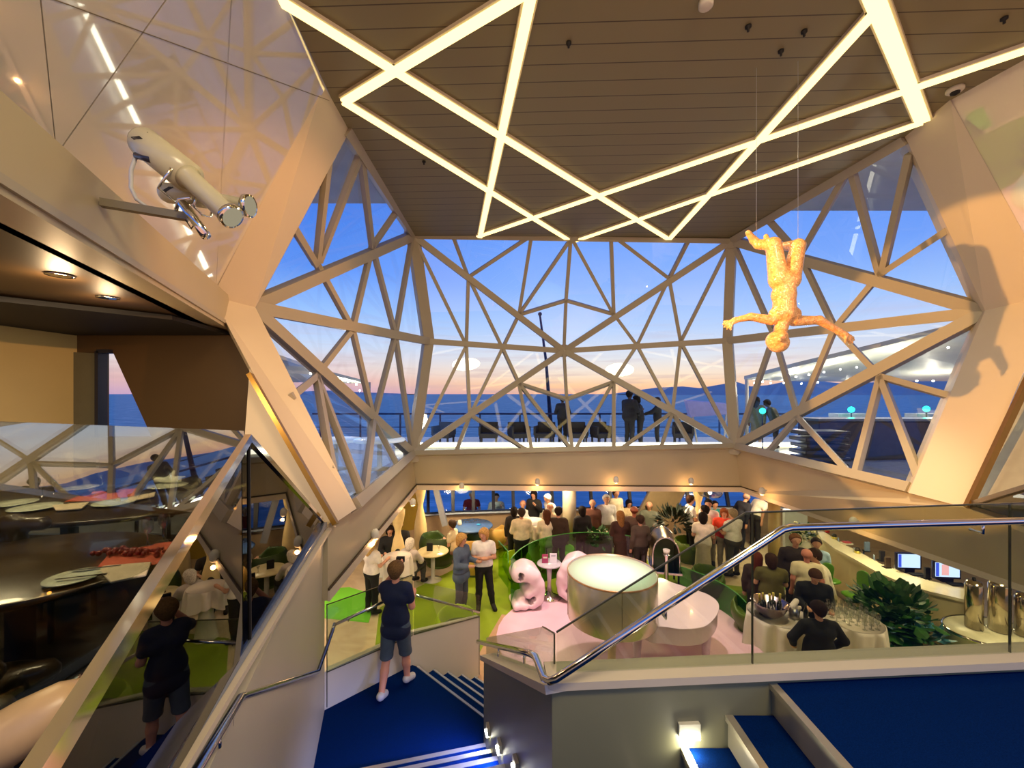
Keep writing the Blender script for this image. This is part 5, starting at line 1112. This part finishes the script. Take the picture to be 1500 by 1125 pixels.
# big leaf planter at lower right
t = thing('green_planter', 'large wedge shaped bright green planter beside the glasses table', 'planter', (6.3, 6.95, 0))
pp_ = [V(6.02, 7.35, 0), V(5.98, 6.75, 0), V(6.5, 6.3, 0), V(6.95, 7.1, 0)]
MB().prism([q for q in pp_], (0, 0, .62)).build('box', mat('planter_green', (14, 120, 20), .3, coat=.3), t, world=True, bevel=.02)
b = MB(); leafblob(b, (6.5, 7.0, .9), 190, .52, .21, 11, .85); b.build('foliage', LEAF, t, world=True)
b = MB(); leafblob(b, (6.45, 6.95, .72), 110, .34, .2, 21, .8); b.build('inner_foliage', LEAF, t, world=True)
b = MB(); leafblob(b, (6.75, 6.75, .62), 60, .3, .2, 12, .5); b.build('variegated_leaves', LEAFB, t, world=True)
# bottle bowl and bottles
t = thing('champagne_bowl', 'large steel bowl filled with champagne bottles on the left cloth table', 'bowl', (4.24, 6.74, 1.055))
MB().lathe([(.11, 0), (.13, .01), (.22, .1), (.27, .22), (.28, .23), (.26, .22), (.1, .02), (.001, .02)], seg=36, cap=False).build('bowl_body', mat('bowl_steel', (206, 190, 206), .18, 1.), t)
BOT = mat('dark_bottle', (26, 30, 12), .12, coat=.4); FOIL = mat('gold_foil', (226, 208, 96), .3, .7)
bn = ['leftmost', 'second from left', 'middle', 'second from right', 'rightmost']
for i in range(5):
    a_ = V(4.24+(-.14+.07*i), 6.72+.04*(i % 2), 1.09); dr_ = V((i-2)*.05-.03, .02, 1).normalized()
    t = thing('champagne_bottle', bn[i]+' champagne bottle with gold foil neck standing in the steel bowl', 'bottle', a_, group='champagne bottles in the steel bowl')
    MB().tube([V(0, 0, 0), dr_*.17, dr_*.22], [.04, .04, .018], 12).build('bottle_body', BOT, t); MB().tube([dr_*.215, dr_*.31, dr_*.33], [.019, .016, .018], 10).build('foil', FOIL, t)
t = thing('ice_bucket', 'grey metal bucket with white napkin next to the champagne bowl', 'bucket', (4.6, 6.68, 1.055)); MB().lathe([(.07, 0), (.09, .18), (.08, .18), (.06, .02)], cap=False).build('bucket_body', STEEL, t); blob('napkin', [((-.03, 0, .17), (.05, .02, .26), .05, .04), ((.04, 0, .12), (.09, 0, .16), .04, .03)], CLO, t, .03, .015)
t = thing('wine_bottle', 'dark wine bottle with gold neck at the right edge of the left cloth table', 'bottle', (4.72, 6.58, 1.055)); MB().lathe([(.035, 0), (.035, .16), (.013, .22), (.013, .28)]).build('bottle_body', BOT, t)
WG = glass('wine_glass', (238, 242, 236), 1.2, .22)
def gobj(parent=None):
    return MB().lathe([(.034, 0), (.034, .003), (.005, .008), (.005, .075), (.03, .1), (.034, .14), (.027, .18)], seg=12, cap=False)
g0 = None; k = 0; rg = random.Random(4)
for i in range(6):
    for j in range(6):
        x = -.29+i*.115+rg.uniform(-.012, .012); y = -.29+j*.115+rg.uniform(-.012, .012)
        if x*x+y*y > .34**2: continue
        if g0 is None:
            g0 = gobj().build('wine_glass', WG); tag(g0, 'empty clear wine glass among the others on the right cloth table', 'glass', 'wine glasses on the right cloth table'); o = g0
        else: o = g0.copy(); COL.objects.link(o)
        o.location = (5.58+x, 6.72+y, 1.0)
# bar counter
BARW = mat('bar_cream', (226, 212, 172), .4, var=.02)
def barpt(px, py, z): return Zp(px, py, z)
TOPZ = 1.1
inner = [barpt(*q, TOPZ) for q in [(1196, 776), (1203, 789), (1222, 803), (1250, 818), (1285, 838), (1320, 853), (1360, 866), (1395, 874), (1420, 880)]]
nb = len(inner); outer = []
for i, q in enumerate(inner):
    tv = (inner[min(i+1, nb-1)]-inner[max(i-1, 0)]).normalized(); n_ = V(-tv.y, tv.x, 0)
    if n_.y < 0 or (abs(n_.y) < .2 and n_.x < 0): n_ = -n_
    n_ = V(.72, .69, 0) if i > 0 else V(.3, .9, 0); outer.append(q+n_*.62)
t = thing('bar_counter', 'long curved cream bar counter with pale top on the right', 'bar', V(inner[4].x, inner[4].y, 0))
b = MB(); vs = [V(q.x, q.y, TOPZ-.05) for q in inner]+[V(q.x, q.y, TOPZ-.05) for q in outer]+[V(q.x, q.y, TOPZ) for q in inner]+[V(q.x, q.y, TOPZ) for q in outer]
fs = [(i, i+1, i+1+nb, i+nb) for i in range(nb-1)]+[(i+2*nb, i+3*nb, i+1+3*nb, i+1+2*nb) for i in range(nb-1)]+[(i, i+2*nb, i+1+2*nb, i+1) for i in range(nb-1)]+[(i+nb, i+1+nb, i+1+3*nb, i+3*nb) for i in range(nb-1)]+[(0, nb, 3*nb, 2*nb), (nb-1, 3*nb-1, 4*nb-1, 2*nb-1)]
b.add(vs, fs); b.build('counter_top', mat('bar_top', (244, 232, 206), .2), t, world=True)
b = MB(); vs = []
for z in (0, TOPZ-.05): vs += [V(q.x, q.y, z)+(o_-q).normalized()*.1 for q, o_ in zip(inner, outer)]
b.smooth = True; b.add(vs, [(i, i+1, i+1+nb, i+nb) for i in range(nb-1)]); b.build('front_panel', BARW, t, world=True)
b = MB(); b.smooth = True; vs = []
for z in (0, .12): vs += [V(q.x, q.y, z)+(o_-q).normalized()*.08 for q, o_ in zip(inner, outer)]
b.add(vs, [(i, i+1, i+1+nb, i+nb) for i in range(nb-1)]); b.build('kick_plate', STEEL, t, world=True)
b = MB(); vs = []
for z in (.8, .82): vs += [V(q.x, q.y, z) for q in outer]+[V(q.x, q.y, z)+(o_-q0).normalized()*.5 for q, q0, o_ in zip(outer, inner, outer)]
b.add(vs, [(i, i+1, i+1+nb, i+nb) for i in range(nb-1)]+[(i+2*nb, i+3*nb, i+1+3*nb, i+1+2*nb) for i in range(nb-1)]); b.build('back_worktop', mat('back_counter', (150, 160, 160), .3, .5), t, world=True)
def onbar(px, py): q = barpt(px, py, TOPZ); return q
# monitors
SCR = mat('screen_frame', (20, 22, 60), .3)
for (px, py, lb, rz) in [(1330, 838, 'left till monitor with a bright white blue screen on the bar', -32), (1386, 852, 'right till monitor with a pink and white screen on the bar', -34)]:
    q = onbar(px, py); t = thing('till_monitor', lb, 'monitor', q, math.radians(rz+28), 'till monitors on the bar')
    t.scale = (1.35, 1.35, 1.35)
    MB().box((0, 0, .17), (.36, .035, .25)).build('screen_case', SCR, t, bevel=.008)
    sc_ = MB(); sc_.box((0, -.019, .175), (.31, .004, .2)); so = sc_.build('screen', emis('screen_white', (190, 205, 255), 1.8), t)
    MB().box((-.13, -.0225, .175), (.04, .003, .19)).build('menu_strip', emis('screen_blue', (70, 90, 235), 1.3), so)
    if 'pink' in lb: MB().box((-.03, -.0225, .175), (.09, .003, .15)).build('menu_block', emis('screen_pink', (240, 170, 180), 1.4), so)
    MB().box((0, .03, .03), (.14, .12, .06)).build('stand', SCR, t); MB().box((.05, -.1, .01), (.2, .1, .015)).build('card_pad', BLK, t)
BI = [(1212, 780, 'red', 'tall red bottle at the far end of the bar', (200, 60, 40)), (1222, 789, 'jar', 'small dark jar with gold base beside the red bottle', (40, 36, 20)), (1256, 810, 'jar', 'dark jar with gold base in the middle of the bar', (46, 34, 20)), (1300, 832, 'box', 'brown menu stand left of the left monitor', (84, 64, 50)),
      (1292, 822, 'box', 'dark upright card behind the brown menu stand', (40, 38, 40)), (1240, 797, 'tray', 'red white napkin tray behind the dark jar', (196, 80, 84)), (1270, 808, 'box', 'blue grey drinks display behind the bar top', (110, 130, 160)), (1358, 848, 'box', 'black card reader between the two monitors', (24, 24, 30))]
for px, py, kd, lb, c in BI:
    q = onbar(px, py); nm = {'red': 'bottle', 'jar': 'snack_jar', 'box': 'menu_stand', 'tray': 'napkin_tray'}[kd]
    t = thing(nm, lb, nm.replace('_', ' '), q)
    mm_ = mat('item_%d_%d_%d' % c, c, .4)
    if kd == 'red': MB().lathe([(.05, 0), (.05, .16), (.02, .22), (.02, .27)]).build('bottle_body', mm_, t)
    elif kd == 'jar': MB().lathe([(.055, 0), (.06, .05)]).build('jar_base', FOIL, t); MB().lathe([(.055, .05), (.05, .1), (.03, .12)]).build('jar_top', mm_, t)
    elif kd == 'box': MB().box((0, 0, .11), (.1, .04, .22)).build('panel', mm_, t); MB().box((0, .02, .01), (.12, .1, .02)).build('foot', BLK, t)
    else: MB().box((0, 0, .02), (.22, .14, .03)).build('tray', WHITE, t); MB().box((0, 0, .045), (.16, .1, .03)).build('napkins', mm_, t)
# row of bottles and glassware on the back worktop
rb_ = random.Random(9)
for i in range(14):
    u_ = i/13*(nb-3); j = int(u_); f = u_-j; q = outer[j]*(1-f)+outer[j+1]*f; q = V(q.x, q.y, .82)+(outer[j]-inner[j]).normalized()*.25
    c = [(150, 170, 200), (60, 70, 60), (210, 215, 220), (90, 110, 150)][i % 4]
    t = thing('bar_bottle', ['pale blue', 'dark green', 'clear white', 'slate blue'][i % 4]+' bottle behind the curved bar, number of the row hidden by the ceiling edge' if False else ['Pale blue', 'Dark green', 'White', 'Slate blue'][i % 4].lower()+' bottle in the row behind the curved bar', 'bottle', q, group=['pale blue', 'dark green', 'white', 'slate blue'][i % 4]+' bottles behind the bar')
    h_ = .2+.03*(i % 3); MB().lathe([(.04, 0), (.04, h_*.65), (.015, h_*.85), (.015, h_*1.2)], seg=10).build('bottle_body', mat('btl_%d' % (i % 4), c, .15, coat=.3), t)
# service pedestal with urns
PX, PY_ = 7.7, 6.55
t = thing('service_counter', 'low rounded cream service counter with steel rim at far right', 'counter', (PX, PY_, 0))
MB().lathe([(.62, 0), (.62, .82), (.66, .86), (.66, .9), (.001, .9)], seg=40, sx=1.0, sy=.75).build('body', mat('counter_grey_cream', (206, 198, 172), .4), t)
MB().lathe([(.655, .86), (.675, .88), (.665, .91), (.645, .91)], seg=40, cap=False, sx=1.0, sy=.75).build('rim', CHROME, t)
for i, (dx, dy, h_, r_, lb) in enumerate([(-.2, .1, .75, .11, 'tall steel coffee urn, left one on the service counter'), (.12, .02, .8, .13, 'tall steel coffee urn, middle one on the service counter'), (.36, -.12, .65, .12, 'tall steel coffee urn, right one on the service counter')]):
    t = thing('coffee_urn', lb, 'urn', (PX+dx, PY_+dy, .91), group='coffee urns'); MB().lathe([(r_, 0), (r_, h_*.9), (r_*.8, h_), (.02, h_+.02)], seg=24).build('urn_body', mat('warm_steel', (200, 188, 164), .15, 1.), t); MB().lathe([(.025, h_+.02), (.02, h_+.06)]).build('lid_knob', BLK, t); MB().tube([(0, -r_, .12), (0, -r_-.06, .12), (0, -r_-.06, .08)], .012, 6).build('tap', CHROME, t)
# leaf stools
LS = mat('leaf_green', (84, 140, 20), .3, coat=.3)
def stool(lb, x, y, rz):
    t = thing('bar_stool', lb, 'stool', (x, y, 0), math.radians(rz), 'green leaf shaped bar stools')
    MB().lathe([(.001, .7), (.2, .71), (.235, .74), (.2, .76), (.001, .75)], seg=28, sx=1.15, sy=.9).build('seat', LS, t)
    blob('backrest', [((0, .2, .8), (0, .26, 1.08), .09, .11, )], LS, t, .02, .016, clip=[((0, 1, -.15), .12), ((0, -1, .15), -.07)])
    MB().lathe([(.2, 0), (.19, .015), (.03, .04), (.022, .7)], seg=24).build('pole', mat('stool_pole', (226, 204, 160), .3, .4), t); return t
stool('green leaf shaped bar stool nearest the big leafy plant', 6.75, 8.0, -60); stool('green leaf shaped bar stool with upright back beside the seated man', 6.7, 8.75, 150)
t = thing('wire_chair', 'white loop framed chair by the foot of the leafy plant', 'chair', (6.35, 6.2, 0)); MB().tube([(-.2, 0, .1), (-.16, .1, .5), (.1, .15, .55), (.25, 0, .4), (.2, -.1, .1)], .02, 10).build('frame', WHITE, t); MB().lathe([(.001, .4), (.2, .42), (.2, .45), (.001, .45)]).build('seat', WHITE, t)
t = thing('white_display', 'tall white display board with dark flower vase right of the tan post', 'display', (7.6, 11.0, 0)); MB().box((0, 0, .8), (.6, .1, 1.6)).build('board', mat('display_white', (214, 224, 230), .4), t)
t = thing('flower_vase', 'vase of white orchid flowers by the bar beginning', 'vase', (7.35, 10.3, 0)); MB().lathe([(.12, 0), (.14, .9), (.1, 1.0)]).build('vase_body', WHITE, t); b = MB()
for i in range(30): r_ = random.Random(i+50); b.ball((r_.uniform(-.2, .2), r_.uniform(-.15, .15), 1.2+r_.uniform(-.15, .25)), r_.uniform(.03, .05), 6)
b.build('blossoms', mat('pale_flower', (238, 232, 196)), t); b = MB(); leafblob(b, (0, 0, 1.1), 30, .2, .2, 77); b.build('leaves', LEAF, t)
tub('tub_chair', 'bright green chair behind the bar group near the counter start', (6.0, 9.6, 0), 160, mat('br_green_shell', (120, 190, 50), .4), OLG, .9)

# ---------- restaurant on the left deck ----------
TW = mat('dark_wood_table', (58, 42, 24), .3, var=.2, vscale=6, coat=.3); RED = mat('coral_runner', (206, 92, 64), .7); NAP = mat('napkin_cream', (226, 206, 176), .8); PLT = mat('plate_white', (222, 226, 206), .2)
TT = .74+DK
def rt(lb, x, y, r, rz=0, sx_=1., sy_=1.):
    t = thing('restaurant_table', lb, 'table', (x, y, DK), math.radians(rz)); MB().lathe([(r*.98, .70), (r, .72), (r, .735), (r*.98, .74)], seg=48, sx=sx_, sy=sy_).build('tabletop', TW, t); MB().lathe([(.3, 0), (.28, .03), (.06, .06), (.06, .7)]).build('pedestal', BLK, t); return t
rt('dark wood restaurant table set for dinner, nearer the viewer', -2.82, 2.35, .72, 0, 1.0, .8)
rt('dark wood restaurant table with a folded napkin swan, farther back', -4.05, 3.75, 1.15, 0, 1.2, .62)
def tz_(px, py): return Zp(px, py, TT+.006)
def runner(lb, pts): 
    c = sum(pts, V(0, 0, 0))/len(pts); t = thing('table_runner', lb, 'table linen', c); MB().prism(pts, (0, 0, .004)).build('cloth', RED, t, world=True)
runner('coral red runner across the nearer restaurant table', [tz_(140, 835), tz_(160, 812), tz_(240, 795), tz_(285, 792), tz_(270, 815), tz_(225, 828)])
runner('coral red runner across the farther restaurant table', [tz_(95, 735), tz_(130, 721), tz_(200, 716), tz_(196, 727), tz_(150, 734)])
def plate(lb, px, py, r=.13):
    q = tz_(px, py); t = thing('dinner_plate', lb, 'plate', q, group='dinner plates on the restaurant tables'); MB().lathe([(.001, .004), (r*.6, .004), (r, .014), (r, .018), (r*.6, .009), (.001, .009)], seg=36, cap=False).build('plate_disc', PLT, t)
plate('round white plate nearest the viewer with a knife beside it', 108, 849, .115)
plate('white plate at the front left of the far restaurant table', 52, 745, .16); plate('white plate at the front of the far table beside the folded napkin', 168, 738, .15); plate('white plate at the back of the far restaurant table', 118, 716, .14)
plate('white plate at the far left of the far restaurant table', 20, 739, .15); plate('white plate under the napkin swan on the far table', 246, 713, .17)
def napkin(lb, pts):
    c = sum(pts, V(0, 0, 0))/len(pts); t = thing('napkin', lb, 'napkin', c, group='cream napkins on the restaurant tables'); MB().prism([p_+V(0, 0, .006) for p_ in pts], (0, 0, .012)).build('cloth', NAP, t, world=True, bevel=.004)
napkin('cream napkin on the nearer restaurant table right of the plate', [tz_(146, 840), tz_(150, 833), tz_(222, 827), tz_(214, 846), tz_(162, 857)])
napkin('cream napkin at the front of the far restaurant table', [tz_(76, 743), tz_(130, 738), tz_(120, 747), tz_(82, 750)])
napkin('cream napkin right of the middle plate on the far table', [tz_(186, 732), tz_(228, 723), tz_(226, 729), tz_(192, 736)])
blob('napkin_swan', [((-.12, 0, .03), (.12, 0, .03), .03, .025), ((0, .02, .04), (.05, .02, .12), .035, .012), ((.05, 0, .05), (.2, -.01, .07), .02, .006)], PLT, None, .02, .009)
o = COL.objects[-1]; o.location = tz_(246, 710)+V(0, 0, .02); tag(o, 'white napkin folded like a swan on the far restaurant table', 'napkin')
for i, (px, py, lb) in enumerate([(140, 838, 'steel knife beside the nearest plate'), (118, 851, 'steel fork lying on the nearest plate edge')]):
    q = tz_(px, py); t = thing('cutlery', lb, 'cutlery', q); MB().beam(V(-.1, -.03, .02), V(.1, .04, .02), .014, .004, (0, 0, 1)).build('blade', CHROME, t)
for i, (px, py, lb) in enumerate([(62, 728, 'wine glass at the left of the far restaurant table'), (80, 722, 'wine glass second from left on the far restaurant table'), (150, 712, 'wine glass behind the far table runner'), (212, 714, 'wine glass beside the napkin swan'), (216, 800, 'wine glass on the nearer table runner'), (240, 792, 'wine glass right of the nearer table runner')]):
    o = g0.copy(); COL.objects.link(o); o.location = tz_(px, py); o['label'] = lb; o['group'] = 'wine glasses on the restaurant tables'
for i, (px, py, lb) in enumerate([(124, 726, 'dark candle bowl on the far table runner'), (164, 722, 'second dark candle bowl, right on the far table runner'), (190, 815, 'dark red berry garland on the nearer table runner')]):
    q = tz_(px, py)+V(0, 0, .004)
    if i < 2: t = thing('candle_bowl', lb, 'bowl', q); MB().lathe([(.03, 0), (.06, .03), (.05, .05), (.02, .04)], cap=False).build('bowl_body', BLK, t)
    else:
        t = thing('garland', lb, 'garland', q); b = MB()
        for k in range(40): r_ = random.Random(k); b.ball((r_.uniform(-.2, .2), r_.uniform(-.03, .03), .015+r_.uniform(0, .02)), r_.uniform(.01, .018), 6)
        b.build('berries', mat('berry_red', (130, 26, 16), .4), t)
def rchair(lb, x, y, rz, c=(60, 44, 26)):
    m_ = mat('leather_%d' % c[0], c, .35, coat=.2); t = thing('restaurant_chair', lb, 'chair', (x, y, DK), math.radians(rz), 'restaurant chairs')
    blob('seat', [((-.16, -.12, .42), (.16, -.12, .42), .06, .06), ((-.16, .14, .42), (.16, .14, .42), .06, .06), ((0, -.1, .42), (0, .1, .42), .1, .1)], m_, t, .05, .03, clip=[((0, 0, 1), .47)])
    blob('backrest', [((-.17, .22, .62), (.17, .22, .62), .06, .06), ((-.17, .25, .84), (.17, .25, .84), .05, .05), ((0, .22, .6), (0, .26, .86), .07, .06)], m_, t, .05, .03)
    for a_ in (-.18, .18):
        for c_ in (-.16, .2): MB().tube([(a_, c_, 0), (a_*.95, c_*.95, .4)], .018, 8).build('leg', BLK, t)
rchair('dark leather restaurant chair in front of the nearer table', -2.3, 1.75, 200); rchair('dark restaurant chair between the two tables', -3.4, 3.0, 190); rchair('dark restaurant chair at the left of the nearer table', -3.6, 2.1, 100); rchair('dark restaurant chair behind the far table', -3.9, 4.6, 0)
t = thing('curved_armrest', 'smooth cream curved bench armrest in the bottom left corner', 'bench', (-1.6, 1.3, DK))
MB().tube([W(-60, 1125, 1.35), W(40, 1062, 1.4), W(100, 1026, 1.45), W(128, 1006, 1.5)], [.1, .09, .075, .04], 20).build('armrest', mat('cream_leather', (222, 184, 134), .35), t, world=True)
MB().tube([W(40, 1070, 1.42), V(W(40, 1070, 1.42).x, 1.42, DK)], .03, 8).build('leg', BLK, t, world=True)
# ---------- lights ----------
def light(kind, name, loc, energy, rgb, size=.3, target=None, spot=60, blend=.3, shape='DISK'):
    l = bpy.data.lights.new(name, kind); l.energy = energy; l.color = lin(rgb)
    if kind == 'AREA': l.shape = shape; l.size = size
    else: l.shadow_soft_size = size
    if kind == 'SPOT': l.spot_size = math.radians(spot); l.spot_blend = blend
    o = bpy.data.objects.new(name, l); COL.objects.link(o); o.location = loc
    if target is not None:
        o.rotation_euler = (Vector(target)-Vector(loc)).to_track_quat('-Z', 'Y').to_euler()
    return o
# follow-spot cluster on the left beam lights the hanging figure and the right pillar
light('SPOT', 'stage_light', W(352, 318, 2.85), 2300, (255, 186, 100), .04, W(1440, 545, 6.3), 31, .12)
light('SPOT', 'stage_light', (6.2, 2.6, 6.4), 1500, (255, 178, 108), .06, W(370, 500, 6.0), 34, .5)
# lounge: high spots over the opening and downlights under the surrounding deck
light('SPOT', 'lounge_spot', (2.3, 7.4, 8.45), 1300, (255, 226, 232), .15, (2.3, 7.9, 0), 44, .6)
light('SPOT', 'lounge_spot', (-.8, 7.0, 8.45), 700, (255, 226, 180), .15, (-.8, 8.2, 0), 46, .7)
light('SPOT', 'lounge_spot', (4.9, 6.4, 8.45), 800, (255, 226, 180), .15, (4.9, 6.6, 0), 46, .7)
for x, y, e in [(-4, 9, 30), (-1.5, 11.6, 45), (1.2, 11.6, 45), (4.2, 11.8, 45), (7.2, 11.4, 45), (7.6, 8.4, 40), (7.4, 5.6, 40), (-3.2, 6.6, 22)]:
    light('AREA', 'lounge_downlight', (x, y, 2.38), e, (255, 228, 180), .5, (x, y, 0))
# unseen fill added high in the hall to back up the dimmed LED strips
light('AREA', 'hall_light', (1.6, -.8, 8.3), 190, (255, 230, 184), 1.6, (1.6, 3.5, 3))
light('AREA', 'hall_light', (1.5, 6, 8.45), 80, (255, 228, 180), 1.2, (1.5, 6, 0))
light('POINT', 'gallery_light', W(88, 430, 3.2), 10, (255, 214, 160), .06)
light('AREA', 'gallery_downlight', (-2.9, 2.2, 5.55), 40, (255, 222, 175), .4, (-2.9, 2.4, 3))  # two unseen fills, added to brighten the restaurant tables
light('AREA', 'gallery_downlight', (-4.3, 3.2, 5.55), 40, (255, 222, 175), .4, (-4.2, 3.6, 3))
light('POINT', 'gallery_light', W(158, 460, 3.9), 6, (255, 214, 160), .06)
for i, (px, py, d, lb) in enumerate(fl):
    inn = V(0, -.09, 0) if i < 4 else (V(-.09, 0, 0) if i < 6 else V(.09, 0, 0))
    light('POINT', 'fascia_bulb', W(px, py, d)+inn*1.2+V(0, 0, -.12), 5, (255, 190, 120), .03)
light('POINT', 'step_bulb', onplane(1008, 1068, V(.23, pw(.23), 0), V(8, pw(8), 0), V(8, pw(8), 3))+V(0, -.05, -.08), 1.6, (255, 246, 220), .03)
for px, py in [(717, 1072), (734, 1097), (758, 1124)]:
    q = onr(px, py)+V(-.05, -.01, -.02); light('SPOT', 'step_bulb', q, 38, (150, 165, 255), .02, q+V(-.9, .1, -1), 120, .8)
light('SPOT', 'post_spot', (1.62, 11.72, 2.38), 12, (190, 200, 255), .03, (1.64, 11.82, 0), 30, .5)

for q in [W(1231, 541, 12), W(1319, 528, 10.6), W(1367, 558, 13), W(1166, 552, 13.2)]:
    light('POINT', 'canopy_lamp_light', q+V(0, 0, -.25), 30, (255, 240, 215), .05)
light('POINT', 'canopy_lamp_light', W(500, 560, 12)+V(0, 0, -.2), 30, (255, 240, 215), .05)
